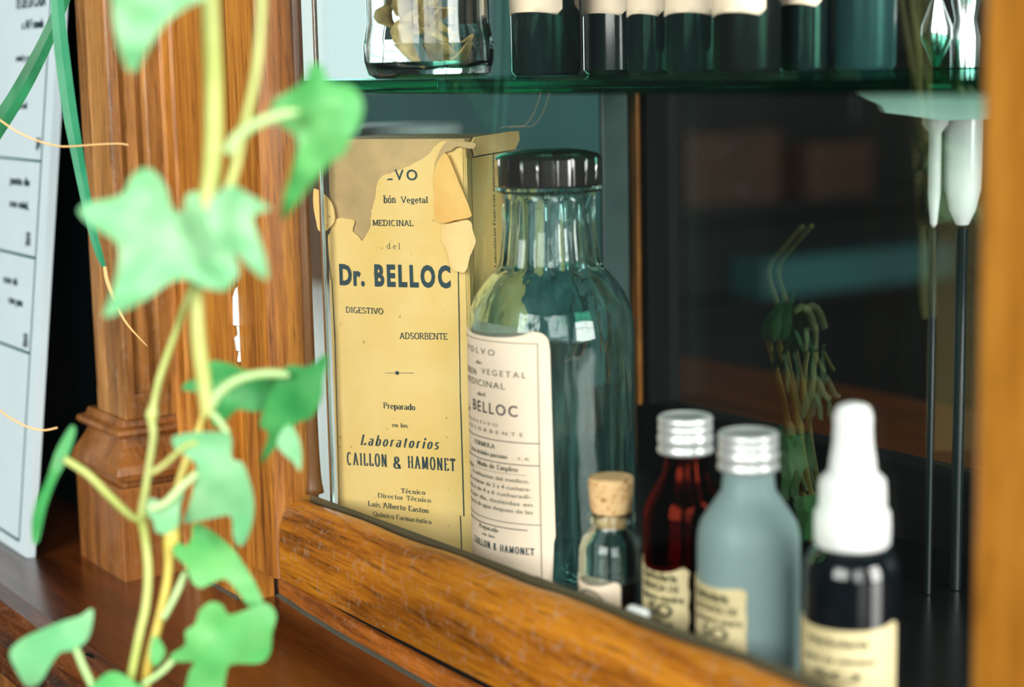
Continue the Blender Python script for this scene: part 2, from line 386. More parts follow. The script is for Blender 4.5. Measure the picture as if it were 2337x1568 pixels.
# ------------------------------------------------------------------ lettering
def A(cx, cy, rx, ry, a0, a1, n=12):
    return [(cx+rx*math.cos(math.radians(a0+(a1-a0)*i/n)), cy+ry*math.sin(math.radians(a0+(a1-a0)*i/n))) for i in range(n+1)]
X = .64
def Vt(x, y0, y1): return ('V', x, y0, y1)
def Hn(x0, x1, y): return [(x0, y), (x1, y)]
GL = {   # width, strokes; 'V' strokes are serifed stems
 ' ': (.35, []),
 'A': (.78, [[(.08, 0), (.38, 1)], [(.38, 1), (.7, 0)], Hn(.2, .58, .34), ('S', .08, 0), ('S', .7, 0)]),
 'B': (.66, [Vt(.12, 0, 1), A(.34, .75, .2, .24, 90, -90), A(.34, .26, .25, .26, 90, -90), Hn(.12, .34, .99), Hn(.12, .34, .51), Hn(.12, .34, .01)]),
 'C': (.72, [A(.38, .5, .3, .5, 48, 312, 20)]),
 'D': (.76, [Vt(.12, 0, 1), A(.3, .5, .37, .49, 90, -90, 16), Hn(.12, .3, .99), Hn(.12, .3, .01)]),
 'E': (.62, [Vt(.12, 0, 1), Hn(.12, .54, .98), Hn(.12, .46, .51), Hn(.12, .56, .02), [(.54, .98), (.54, .8)], [(.56, .02), (.56, .2)]]),
 'F': (.58, [Vt(.12, 0, 1), Hn(.12, .54, .98), Hn(.12, .46, .51), [(.54, .98), (.54, .8)]]),
 'G': (.76, [A(.38, .5, .3, .5, 48, 330, 20), Hn(.42, .72, .42), [(.66, .42), (.66, .08)]]),
 'H': (.78, [Vt(.13, 0, 1), Vt(.65, 0, 1), Hn(.13, .65, .51)]),
 'I': (.34, [Vt(.17, 0, 1)]),
 'L': (.6, [Vt(.12, 0, 1), Hn(.12, .54, .02), [(.54, .02), (.54, .22)]]),
 'M': (.92, [Vt(.13, 0, 1), Vt(.79, 0, 1), [(.13, 1), (.45, .1)], [(.45, .1), (.79, 1)]]),
 'N': (.8, [Vt(.13, 0, 1), Vt(.67, 0, 1), [(.13, 1), (.67, 0)]]),
 'O': (.78, [A(.39, .5, .31, .5, 0, 360, 28)]),
 'P': (.62, [Vt(.12, 0, 1), A(.32, .74, .23, .25, 90, -90), Hn(.12, .32, .99), Hn(.12, .32, .49)]),
 'Q': (.78, [A(.39, .5, .31, .5, 0, 360, 28), [(.42, .2), (.7, -.12)]]),
 'R': (.72, [Vt(.12, 0, 1), A(.32, .75, .23, .24, 90, -90), Hn(.12, .32, .99), Hn(.12, .32, .51), [(.36, .5), (.64, 0)], ('S', .64, 0)]),
 'S': (.58, [A(.29, .74, .2, .25, 30, 270, 14)+A(.29, .26, .21, .25, 90, -150, 14)]),
 'T': (.68, [Vt(.34, 0, .98), Hn(.06, .62, .98), [(.06, .98), (.06, .8)], [(.62, .98), (.62, .8)]]),
 'U': (.76, [[(.14, 1), (.14, .3)], A(.38, .3, .24, .3, 180, 360, 12), [(.62, .3), (.62, 1)], ('S', .14, 1), ('S', .62, 1)]),
 'h': (.58, [Vt(.12, 0, 1), [(.45, 0)]+A(.28, X-.2, .17, .2, 0, 160, 8), ('S', .45, 0)]),
 'V': (.74, [[(.06, 1), (.37, 0)], [(.37, 0), (.68, 1)], ('S', .06, 1), ('S', .68, 1)]),
 'a': (.54, [A(.24, X*.74, .18, X*.26, 150, 0, 8)+[(.42, .02)], A(.25, X*.3, .18, X*.3, 80, 360, 14), ('S', .46, 0)]),
 'b': (.56, [Vt(.12, 0, 1), A(.29, X/2, .2, X/2, 0, 360, 20)]),
 'c': (.5, [A(.28, X/2, .2, X/2, 50, 310, 16)]),
 'd': (.58, [Vt(.46, 0, 1), A(.28, X/2, .2, X/2, 0, 360, 20)]),
 'e': (.52, [Hn(.09, .46, X*.53), A(.28, X/2, .2, X/2, 5, 315, 18)]),
 'f': (.36, [[(.16, 0), (.16, .8)], A(.3, .8, .14, .2, 180, 60, 6), Hn(.04, .32, X), ('S', .16, 0)]),
 'g': (.54, [A(.26, X*.6, .16, X*.38, 0, 360, 18), A(.27, -.1, .19, .15, 0, 360, 16), Hn(.38, .52, X)]),
 'i': (.26, [Vt(.13, 0, X), ('D', .13, .88)]),
 'l': (.26, [Vt(.13, 0, 1)]),
 'm': (.86, [Vt(.12, 0, X), [(.42, 0)]+A(.27, X-.2, .15, .2, 0, 160, 8), [(.72, 0)]+A(.57, X-.2, .15, .2, 0, 160, 8), ('S', .42, 0), ('S', .72, 0)]),
 'n': (.58, [Vt(.12, 0, X), [(.45, 0)]+A(.28, X-.2, .17, .2, 0, 160, 8), ('S', .45, 0)]),
 'o': (.54, [A(.27, X/2, .2, X/2, 0, 360, 20)]),
 'p': (.56, [Vt(.12, -.32, X), A(.29, X/2, .2, X/2, 0, 360, 20)]),
 'q': (.56, [Vt(.46, -.32, X), A(.28, X/2, .2, X/2, 0, 360, 20)]),
 'r': (.4, [Vt(.12, 0, X), A(.27, X-.17, .14, .16, 160, 50, 6)]),
 's': (.44, [A(.22, X*.74, .14, X*.25, 30, 270, 10)+A(.22, X*.25, .15, X*.25, 90, -150, 10)]),
 't': (.34, [[(.15, .86), (.15, .16)], A(.25, .14, .1, .13, 180, 300, 6), Hn(.04, .32, X)]),
 'u': (.58, [[(.12, X), (.12, .2)], A(.28, .2, .16, .2, 180, 350, 8), Vt(.45, 0, X), ('S', .12, X)]),
 '&': (.8, [A(.33, .76, .17, .23, -60, 240, 18), [(.2, .64), (.68, .0)], A(.32, .26, .25, .27, 120, 380, 14)]),
 '.': (.24, [('D', .12, .06)]), ',': (.24, [('D', .12, .04), [(.13, .04), (.07, -.12)]]), '-': (.36, [Hn(.06, .3, .34)]),
}
for base, ac, dx in (('o', 'ó', 0), ('e', 'é', 0), ('i', 'í', -.12)):
    w, s = GL[base]; GL[ac] = (w, [q for q in s if not (ac == 'í' and q[0] == 'D')]+[[(w/2, .8), (w/2+.12, 1.0)]])
def stroke_text(text, thick=.12, thin=.1, ser=.16, serh=.07, track=.06):
    """flat letters, cap height 1, start at x=0; returns verts, faces, width"""
    vs, fs = [], []; x = 0
    def quad(a, b, c, d):
        i = len(vs); vs.extend((a, b, c, d)); fs.append((i, i+1, i+2, i+3))
    def hw(dx, dy):
        l = math.hypot(dx, dy) or 1; return .5*(thin+(thick-thin)*(abs(dy)/l)**1.3)
    for ch in text:
        w, S = GL[ch]
        for s in S:
            if s[0] == 'V':
                _, sx, y0, y1 = s; h = thick/2
                quad((x+sx-h, y0), (x+sx+h, y0), (x+sx+h, y1), (x+sx-h, y1))
                if ser:
                    for yy, sg in ((y0, 1), (y1, -1)):
                        quad((x+sx-ser, yy), (x+sx+ser, yy), (x+sx+ser, yy+sg*serh), (x+sx-ser, yy+sg*serh))
            elif s[0] == 'S':
                if ser:
                    _, sx, yy = s; sg = 1 if yy < .3 else -1
                    quad((x+sx-ser*.9, yy), (x+sx+ser*.9, yy), (x+sx+ser*.9, yy+sg*serh), (x+sx-ser*.9, yy+sg*serh))
            elif s[0] == 'D':
                _, sx, sy = s; i = len(vs); r = thick*.62
                for k in range(8): vs.append((x+sx+r*math.cos(k*PI/4), sy+r*math.sin(k*PI/4)))
                fs.append(tuple(range(i, i+8)))
            else:
                i = len(vs); m = len(s)
                for k, (a, b) in enumerate(s):
                    p, q = s[max(k-1, 0)], s[min(k+1, m-1)]
                    if m > 2 and k == 0 and (s[0][0]-s[-1][0])**2+(s[0][1]-s[-1][1])**2 < 1e-6: p = s[-2]
                    if m > 2 and k == m-1 and (s[0][0]-s[-1][0])**2+(s[0][1]-s[-1][1])**2 < 1e-6: q = s[1]
                    dx, dy = q[0]-p[0], q[1]-p[1]; l = math.hypot(dx, dy) or 1; h = hw(dx, dy)
                    nx, ny = -dy/l*h, dx/l*h
                    vs.append((x+a+nx, b+ny)); vs.append((x+a-nx, b-ny))
                for k in range(m-1): fs.append((i+2*k, i+2*k+1, i+2*k+3, i+2*k+2))
        x += w+track
    return vs, fs, x-track
def font_text(text, bold=0.0, track=1.0):
    cu = bpy.data.curves.new('t', 'FONT'); cu.body = text; cu.size = 1; cu.offset = bold; cu.space_character = track; cu.resolution_u = 3
    ob = bpy.data.objects.new('t', cu); COL.objects.link(ob)
    dg = bpy.context.evaluated_depsgraph_get(); dg.update()
    me = bpy.data.meshes.new_from_object(ob.evaluated_get(dg))
    vs = [(v.co.x, v.co.y) for v in me.vertices]; fs = [tuple(p.vertices) for p in me.polygons]
    bpy.data.objects.remove(ob); bpy.data.curves.remove(cu); bpy.data.meshes.remove(me)
    if not vs: return [], [], 1
    x0 = min(v[0] for v in vs); caph = .727
    vs = [((v[0]-x0)/caph, v[1]/caph) for v in vs]
    return vs, fs, max(v[0] for v in vs)
class Print:
    """collects flat lettering and rules on one surface, into one mesh per ink"""
    def __init__(s, fn): s.fn = fn; s.vs = {}; s.fs = {}
    def add(s, ink, vs, fs):
        V = s.vs.setdefault(ink, []); F = s.fs.setdefault(ink, []); i = len(V)
        V.extend(s.fn(u, v) for u, v in vs); F.extend(tuple(k+i for k in f) for f in fs)
    def line(s, ink, txt, u0, v0, u1, h, dv=0, style='slab', shear=0, cut=None, **kw):
        if style == 'sans': vs, fs, w = font_text(txt, **kw)
        else: vs, fs, w = stroke_text(txt, **kw)
        k = (u1-u0)/w
        if cut:
            keep = [f for f in fs if not cut(u0+sum(vs[i][0] for i in f)/len(f)*k, v0+sum(vs[i][1] for i in f)/len(f)*h)]
            fs = keep
        s.add(ink, [(u0+(x+shear*y)*k if not shear else u0+x*k+shear*y*h, v0+y*h+dv*(x/w)) for x, y in vs], fs)
    def rule(s, ink, u0, v0, u1, v1, w, n=1):
        dx, dy = u1-u0, v1-v0; l = math.hypot(dx, dy); nx, ny = -dy/l*w/2, dx/l*w/2
        vs = []; fs = []
        for i in range(n+1):
            t = i/n; vs += [(u0+dx*t+nx, v0+dy*t+ny), (u0+dx*t-nx, v0+dy*t-ny)]
            if i: fs.append((2*i-2, 2*i-1, 2*i+1, 2*i))
        s.add(ink, vs, fs)
    def build(s, parent, names, world=True):
        for ink in s.vs: mesh(names.get(ink, 'printed_text'), s.vs[ink], s.fs[ink], M[ink], parent, False, world)

# ------------------------------------------------------------------ room
def struct(o): o['kind'] = 'structure'; return o
X0, X1, Y0, Y1, Z0, Z1 = -2.8, 2.4, -2.6, 2.6, -.95, 1.95
struct(box('floor', X0-.1, X1+.1, Y0-.1, Y1+.1, Z0-.1, Z0, M['floor']))
struct(box('ceiling', X0-.1, X1+.1, Y0-.1, Y1+.1, Z1, Z1+.1, M['wall']))
def wall_open(name, ax, a, b, lo, hi, holes, mat):
    """wall slab across axis ax from a to b, spanning lo..hi, with rectangular window holes"""
    bm = bmesh.new(); cuts = sorted({lo, hi, *[h[0] for h in holes], *[h[1] for h in holes]})
    def add(u0, u1, z0, z1):
        if ax == 0: box_bm(bm, a, b, u0, u1, z0, z1)
        else: box_bm(bm, u0, u1, a, b, z0, z1)
    for u0, u1 in zip(cuts, cuts[1:]):
        h = [q for q in holes if q[0] <= u0+1e-6 and q[1] >= u1-1e-6]
        if h: add(u0, u1, Z0, h[0][2]); add(u0, u1, h[0][3], Z1)
        else: add(u0, u1, Z0, Z1)
    return struct(frombm(name, bm, mat))
WL_ = (.55, 1.68, -.55, 1.35)      # window in the left wall: y0 y1 z0 z1
WF = (.1, 2.0, .25, 1.75)          # window in the front wall: x0 x1 z0 z1
WR = (-1.9, -.5, .1, 1.6)          # window in the right wall
WR_ADDED = (.1, 1.3, -.1, 1.6)  # added opening in the right wall, lets light onto the carton's side
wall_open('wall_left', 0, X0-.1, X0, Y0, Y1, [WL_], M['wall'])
wall_open('wall_right', 0, X1, X1+.1, Y0, Y1, [WR, WR_ADDED], M['wall'])
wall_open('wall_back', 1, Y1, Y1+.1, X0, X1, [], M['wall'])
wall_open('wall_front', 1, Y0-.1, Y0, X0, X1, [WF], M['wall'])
def window(name, ax, a, u0, u1, z0, z1, sky, sill=0):
    bm = bmesh.new(); t = .035
    def b(p0, p1, q0, q1, d0, d1):
        if ax == 0: box_bm(bm, a+d0, a+d1, p0, p1, q0, q1)
        else: box_bm(bm, p0, p1, a+d0, a+d1, q0, q1)
    b(u0, u1, z0, z0+t, -.02, .02); b(u0, u1, z1-t, z1, -.02, .02); b(u0, u0+t, z0, z1, -.02, .02); b(u1-t, u1, z0, z1, -.02, .02)
    for k in (.5,): b(u0+(u1-u0)*k-.012, u0+(u1-u0)*k+.012, z0, z1, -.015, .015)
    for k in (.33, .66): b(u0, u1, z0+(z1-z0)*k-.01, z0+(z1-z0)*k+.01, -.015, .015)
    fr = struct(frombm(name, bm, M['wood_dark']))
    return fr
window('window_1', 0, X0-.05, *WL_, None); window('window_2', 1, Y0-.05, *WF, None); window('window_3', 0, X1+.05, *WR, None); window('added_window_4', 0, X1+.05, *WR_ADDED, None)
# daylight outside the windows
w = bpy.data.worlds.new('daylight'); SC.world = w; w.use_nodes = True
nt = w.node_tree; bg = nt.nodes['Background']; bg.inputs[0].default_value = (.82, .93, .93, 1); bg.inputs[1].default_value = 1.3
def area(name, loc, target, sx, sy, power, col=(1, 1, 1)):
    l = bpy.data.lights.new(name, 'AREA'); l.shape = 'RECTANGLE'; l.size = sx; l.size_y = sy; l.energy = power; l.color = col
    o = bpy.data.objects.new(name, l); COL.objects.link(o); o.location = loc
    o.rotation_euler = (Vector(target)-Vector(loc)).to_track_quat('-Z', 'Y').to_euler(); return o
area('daylight_front_window', (1.05, Y0-.16, 1.0), (0.6, 0, .1), 1.8, 1.4, 120, (1, .97, .92))
area('daylight_right_window', (X1+.16, -1.2, .85), (0, -.3, .1), 1.3, 1.4, 60, (1, .98, .95))
area('added_carton_side_light', (X1+.16, .7, .75), (-.1, .05, .08), 1.1, 1.6, 130, (1, .97, .92))  # added lamp that brightens the carton's side face
area('daylight_left_window', (X0-.3, 1.1, .4), (0, 1.0, .2), 1.1, 1.8, 14, (.9, 1, 1))

# dim furniture behind the cabinet
box('shop_counter', -2.08, -1.75, .858, 1.335, Z0, .158, M['furn'], bev=.01)
tag(bpy.data.objects['shop_counter'], 'low dark teal counter blurred behind the cabinet, below the shelf line', 'counter')
box('tall_cupboard', -2.45, -2.1, 1.345, 1.51, Z0, 1.7, M['furn'], bev=.01)
tag(bpy.data.objects['tall_cupboard'], 'tall dark teal cupboard blurred behind the brown shelf bottle', 'cupboard')
bk = thing('bookcase', 'very dark tall bookcase blurred far behind the cabinet, right of the rear post', 'bookcase', (-2.2, 2.0, Z0))
box('case', -2.5, -2.1, 1.525, 2.55, Z0, 1.6, M['furnd'], bk, bev=.01)
for z in (-.55, -.268, -.09, .2, .5, .85): box('shelf_board', -2.0995, -1.98, 1.53, 2.54, z, z+.02, M['furnd'], bk)
for nm, (y, w_, z, h_, m_, lb) in {'brown_box': (1.68, .22, -.0699, .13, 'furnb', 'blurred brown box on the bookcase shelf, just right of the rear post'), 'brown_crate': (1.97, .16, -.0699, .10, 'furnb', 'smaller blurred brown crate on the bookcase shelf, farther from the rear post'), 'teal_tray': (1.86, .5, -.2479, .07, 'furn', 'blurred teal tray low on the bookcase shelf')}.items():
    tag(box(nm, -2.09, -1.99, y, y+w_, z, z+h_, M[m_], bev=.004), lb, nm.split('_')[1])

# ------------------------------------------------------------------ the ledge (counter) the cabinet stands on
ZL = -.025
cb = thing('counter', 'polished reddish brown wooden counter ledge under the cabinet, moulded front edge', 'counter', (0, -.05, ZL))
box('counter_top', -1.3, .9, -.086, .5, ZL-.02, ZL, M['wood_ledge'], cb)
# moulded front edge
prof = [(-.086, ZL), (-.0935, ZL-.0005), (-.0965, ZL-.003), (-.0965, ZL-.0065), (-.0985, ZL-.0075), (-.1035, ZL-.009), (-.1065, ZL-.013), (-.1065, ZL-.018), (-.100, ZL-.024), (-.086, ZL-.026)]
prism('edge_moulding', prof, 0, -1.3, .9, M['moulding'], cb, smooth=30)
box('counter_base', -1.28, .88, -.075, .48, Z0, ZL-.0261, M['wood_base'], cb)

# ------------------------------------------------------------------ the cabinet
cab = thing('display_cabinet', 'old carved walnut display cabinet with glazed door, standing on the counter', 'cabinet', (0, 0, ZL))
ZT = .42
# pilaster: plinth, moulded base, shaft with sunk panel
def sq(name, levels, mat):
    """square mouldings: list of (x0, x1, y0, z); back at y=-.004"""
    vs, fs = [], []
    for x0, x1, y0, z in levels:
        vs += [(x0, -.0155, z), (x0, y0, z), (x1, y0, z), (x1, -.0155, z)]
    for i in range(len(levels)-1):
        a, b = 4*i, 4*i+4
        for k in range(4): fs.append((a+k, a+(k+1) % 4, b+(k+1) % 4, b+k))
    fs.append((3, 2, 1, 0)); n = 4*len(levels); fs.append((n-4, n-3, n-2, n-1))
    bm = bmesh.new(); V = [bm.verts.new(v) for v in vs]
    for f in fs: bm.faces.new([V[i] for i in f])
    bmesh.ops.recalc_face_normals(bm, faces=bm.faces)
    vert = [e for e in bm.edges if abs(e.verts[0].co.x-e.verts[1].co.x) < .02 and abs(e.verts[0].co.z-e.verts[1].co.z) > .0004]
    bmesh.ops.bevel(bm, geom=vert, offset=.0006, segments=2, profile=.6, affect='EDGES')
    return frombm(name, bm, mat, None)
L = []
PX0, PX1, PY = -.302, -.2505, -.0437
def lev(g, z): L.append((PX0+g, PX1-g, PY+g, z))
lev(0, ZL); lev(0, .0125); lev(.0008, .0140)
pl = sq('plinth', L, M['wood_base'])
L = []
for g, z in [(.0030, .0142), (.0030, .0165), (-.0010, .0175), (-.0016, .0200), (-.0006, .0235), (.0016, .0270), (.0036, .0305), (.0046, .0330), (.0048, .0345), (.0018, .0350), (.0008, .0365), (.0014, .0382), (.0042, .0392), (.0052, .0420)]: lev(g, z)
bs = sq('base_moulding', L, M['wood_base'])
pilaster = mesh('pilaster', [], [], M['wood_pil'], cab)
SX0, SX1, SY = -.2862, -.2540, -.0380
# shaft: side face carries a sunk groove panel; front face has shallow reeds
outline = [(SX0, -.0155), (SX0, SY+.001), (SX0+.001, SY), (-.2745, SY), (-.2738, SY+.0005), (-.2730, SY), (-.2560, SY), (-.2550, SY+.0003), (SX1, SY+.0012),
           (SX1, -.0335), (SX1-.0030, -.0330), (SX1-.0034, -.0316), (SX1-.0012, -.0302), (SX1-.0010, -.0262), (SX1-.0034, -.0250), (SX1-.0036, -.0236), (SX1-.0008, -.0222), (SX1, -.0215), (SX1, -.0155)]
me_ = prism('shaft', outline, 2, .052, ZT, M['wood_pil'], None)
sb = box('shaft_foot', SX0, SX1, SY, -.0155, .042, .0525, M['wood_pil'], None, bev=.0007)
# join shaft and foot into the pilaster mesh
bm = bmesh.new(); bm.from_mesh(me_.data); bm.from_mesh(sb.data)
tmp = bpy.data.meshes.new('p'); bm.to_mesh(tmp); bm.free()
def to_local(me, parent):
    off = Vector((0, 0, 0)); p = parent
    while p is not None: off += p.location; p = p.parent
    for v in me.vertices: v.co -= off
pilaster.data = tmp; tmp.materials.append(M['wood_pil']); to_local(tmp, cab); pilaster.data.name = 'pilaster'
for o in (me_, sb): bpy.data.objects.remove(o)
for o in (pl, bs): to_local(o.data, cab); o.parent = pilaster
# corner stile of the carcass, between pilaster and door
cs = prism('corner_stile', [(-.2560, -.0155), (-.2515, -.0160), (-.2500, -.0172), (-.2485, -.0160), (-.2420, -.0155), (-.2405, -.0167), (-.2390, -.0155), (-.1985, -.0155), (-.1985, .003), (-.2560, .003)], 2, ZL, ZT, M['wood_z'], cab)
box('hinge_recess', -.1985, -.1940, -.0025, .003, ZL, ZT, M['black'], cab)
box('gap_filler', -.1984, -.1941, -.0120, -.0026, ZL, on(538, 840, 0, -.1965).z, M['wood_z'], cab)
# base trim under the door
vs, fs = [], []; xs_ = [(-.1985, .0000), (-.165, -.0030), (-.13, -.0050), (-.06, -.0066), (.05, -.0066), (.21, -.0066)]
def strip(name, secs, mat, parent):
    vs = []; fs = []; k = len(secs[0])
    for q in secs: vs += q
    for i in range(len(secs)-1):
        for j in range(k): fs.append((i*k+j, i*k+(j+1) % k, (i+1)*k+(j+1) % k, (i+1)*k+j))
    fs.append(tuple(range(k))[::-1]); fs.append(tuple(range((len(secs)-1)*k, len(secs)*k)))
    o = mesh(name, vs, fs, mat, parent, world=True)
    bm = bmesh.new(); bm.from_mesh(o.data); bmesh.ops.recalc_face_normals(bm, faces=bm.faces); bm.to_mesh(o.data); bm.free()
    return autosmooth(o, 40)
strip('base_trim', [[(x, y, ZL), (x, y-.0006, ZL+.005), (x, y, ZL+.0076), (x, y+.0012, ZL+.0086), (x, .0025, ZL+.0086), (x, .0025, ZL)] for i, (x, y) in enumerate(xs_)], M['trim'], cab)
strip('shadow_strip', [[(x, y+.0013, ZL+.0079), (x, y+.0013, -.0112), (x, .0028, -.0112), (x, .0028, ZL+.0079)] for x, y in xs_], M['postdark'], cab)  # solid black strip painted as the deep shadow over the trim
strip('seam', [[(x, y-.0018, ZL), (x, y-.0002, ZL+.0009), (x, y+.001, ZL+.0009), (x, y+.001, ZL)] for x, y in xs_], M['putty'], cab)
strip('seam', [[(x, -.0172, ZL), (x, -.0157, ZL+.0008), (x, -.0152, ZL+.0008), (x, -.0152, ZL)] for x in (-.2504, -.199)], M['putty'], cab)

# cabinet floor, left side pane, rear frame
box('cabinet_floor', -.2035, .23, .003, .196, ZL, 0, M['floorin'], cab)
box('side_pane', -.2045, -.2015, .006, .190, 0.0002, ZT, M['side'], cab)
box('rear_rail', -.2050, .23, .190, .204, ZL+.0002, .030, M['postdark'], cab, bev=.001)
box('rear_highlight_strip', -.2012, -.1990, .168, .1825, .0302, .1750, M['edge'], cab, bev=.0005)  # opaque strip coloured as the blurred highlight on the glass
rp_ = box('rear_post', -.2050, -.1900, .186, .204, .0302, ZT, M['postdark'], cab, bev=.0008)  # post coloured black as its shaded side, the thin face keeps the lit wood tone
box('rear_post_lit_face', -.1990, -.1945, .1835, .1858, .0302, ZT, M['wood_z'], cab)
box('rear_pane', -.1898, .23, .195, .198, .0302, ZT, M['side'], cab)
box('inner_post', -.1940, -.1685, .0022, .0060, .0002, ZT, M['wood_dark'], cab)
tube('inner_bead', [(-.1668, .0032, .022), (-.1668, .0032, .05), (-.1668, .0032, .2), (-.1668, .0032, ZT)], [.0038, .0024, .0022, .0022], M['wood_dark'], cab, n=16)
box('metal_strip', -.1568, -.1552, .0048, .0062, .002, ZT, M['chrome'], cab, bev=.0002)
# left bay: dark glazed panel
box('dark_side_bay', -1.3, -.2875, -.0145, -.0085, ZL, ZT, M['teal_dark'], cab)
# door
door = mesh('door', [], [], M['wood_z'], cab); door.name = 'door_frame'
DSX0, DSX1 = -.1938, -.1645
bm = bmesh.new()
st = prism('s', [(DSX0, -.0128), (-.1705, -.0135), (-.1690, -.0130), (-.1672, -.0090), (-.1668, -.0045), (-.1668, .0012), (DSX0, .0012)], 2, -.0102, ZT, M['wood_z'], None)
tmp = st.data; bpy.data.objects.remove(st); tmp.name = 'left_stile'
door.data = tmp; to_local(tmp, cab)
# bottom rail, top edge not quite level, worn round
vs, fs = [], []
N = 40
for i in range(N+1):
    t = i/N; x = -.1668+(.30+.1668)*t
    zt = .0205+.0055*min(1, (x+.1668)/.28)+.0004*math.sin(x*90)+.0003*noise.noise(Vector((x*60, 0, 0)))
    for y, z in [(-.0012, -.0100), (-.0120, -.0102), (-.0127, -.0090), (-.0127, .004), (-.0122, .010), (-.0108, zt-.0055), (-.0080, zt-.0020), (-.0045, zt-.0003), (-.0022, zt), (-.0012, zt-.0004)]:
        vs.append((x, y, z))
K = 10
for i in range(N):
    for k in range(K): fs.append((i*K+k, i*K+(k+1) % K, (i+1)*K+(k+1) % K, (i+1)*K+k))
fs.append(tuple(range(K))[::-1]); fs.append(tuple(range(N*K, N*K+K)))
rail = autosmooth(mesh('bottom_rail', vs, fs, M['wood_x'], door, world=True), 60)
nb_ = 24; vs, fs = [], []
for i in range(nb_+1):
    x = -.1668+.345*i/nb_; zt = .0205+.0055*min(1, (x+.1668)/.28)
    for y, z in [(.0013, zt-.006), (.0013, zt+.0012), (.0022, zt+.0008), (.0024, zt-.006)]: vs.append((x, y, z))
for i in range(nb_):
    for k in range(4): fs.append((i*4+k, i*4+(k+1) % 4, (i+1)*4+(k+1) % 4, (i+1)*4+k))
fs.append((3, 2, 1, 0)); fs.append(tuple(range(nb_*4, nb_*4+4)))
mesh('glazing_bead', vs, fs, M['beadd'], door, world=True)  # bead coloured dark to paint the narrow shadow band above the rail
box('glass_pane', -.1668, .22, -.0010, .0012, .0002, ZT, M['pane'], door)
rs = prism('right_stile', [(.1795, .0012), (.1780, -.0115), (.1800, -.0130), (.196, -.0155), (.2150, -.0155), (.225, -.0130), (.2260, .0012)], 2, -.0102, ZT, M['wood_x'], door)
rs.data.materials[0] = wood('walnut_right_stile', srgb(128, 78, 14), srgb(162, 104, 24), srgb(184, 124, 40), 'z', coat=.1, rough=.5)
# chip in the stile near the rail
# hinge with finials in the gap
hz = [on(538, y, 0, -.1965).z for y in (560, 660, 750, 765, 800, 825)]
hg = lathe('hinge', [(0, hz[5]-.001), (.0012, hz[5]), (.0006, hz[4]-.0005), (.0014, hz[4]), (.0019, hz[3]-.001), (.0007, hz[3]), (.0009, hz[2]+.001), (.0021, hz[2]+.0015), (.0018, hz[1]-.003), (.0008, hz[1]), (0, hz[1]+.0012)], M['reflection_pale'], door, n=20)
to_local(hg.data, cab)
for v in hg.data.vertices: v.co = Vector((v.co.x*1.15-.1962, v.co.y*1.15-.0118, v.co.z))
hg.data.materials[0] = M['bright_streak']

# glass shelf
sh = box('glass_shelf', -.200, .225, .0085, .180, .1752, .1800, M['shelf'], None, bev=.0004)
tag(sh, 'thick green-edged glass shelf across the cabinet, under the jar and dark bottles', 'shelf')
# post and pale patch added at the right to copy a bright reflection
po = thing('reflection_post', 'added post with pale patch in the shape of a bright reflection, inside near the right stile', 'reflection', (0, 0, 0))
p1 = at(2196, 500, .60); p2 = at(2131, 500, .595)
po.location = (p1.x, p1.y, 0)
zs_ = at(2175, 520, .6).z
lathe('bright_streak', [(0, zs_), (.0022, zs_+.001), (.0045, zs_+.006), (.0060, zs_+.013), (.0062, zs_+.02), (.0062, .1745), (0, .1745)], M['bright_streak'], po, n=40)
lathe('dark_streak_end', [(0, .0003), (.0020, .0003), (.0020, zs_-.0002), (0, zs_-.0002)], M['darkbottle'], po, n=40)  # white above and dark below paint the fading of the reflected streak
lathe('tube', [(0, .1803), (.0048, .1803), (.0050, .19), (.0036, .196), (.0052, .204), (.0046, .24), (.0052, ZT-.01), (0, ZT-.01)], M['chrome'], po, n=40)
d2 = p2-p1
lathe('thin_bright_streak', [(0, zs_), (.0012, zs_+.002), (.0021, zs_+.012), (.0021, .159), (.0044, .162), (.0044, .1742), (0, .1742)], M['bright_streak'], po, n=24, loc=(d2.x, d2.y, 0))
lathe('thin_dark_streak_end', [(0, .0003), (.0012, .0003), (.0012, zs_-.0002), (0, zs_-.0002)], M['darkbottle'], po, n=24, loc=(d2.x, d2.y, 0))
lathe('thin_rod', [(0, .1803), (.0012, .181), (.0052, .190), (.0050, .194), (.0016, .203), (.0013, ZT-.01), (0, ZT-.01)], M['chrome'], po, n=24, loc=(d2.x, d2.y, 0))
dirv = RT.copy(); dirv.z = 0; dirv.normalize()
def br(px, py):
    p = onp(px, py, p1, FW); return ((p-p1).dot(dirv), p.z)
pts = [br(1925, 193), br(1940, 218), br(1985, 237), br(1996, 254), br(2060, 262), br(2120, 272), br(2238, 268), br(2250, 240), br(2256, 193)]
pts = [(u, min(z, .1749)) for u, z in pts]; pts[0] = (pts[0][0], .1749); pts[-1] = (pts[-1][0], .1749)
bmv = []
for s in (-.012, -.0045):
    for u, z in pts: q = dirv*u + Vector((-dirv.y, dirv.x, 0))*s; bmv.append((q.x, q.y, z))
k = len(pts)
mesh('bright_patch', bmv, [tuple(range(k))[::-1], tuple(range(k, 2*k))]+[(i, (i+1) % k, k+(i+1) % k, k+i) for i in range(k)], M['reflection_pale'], po)

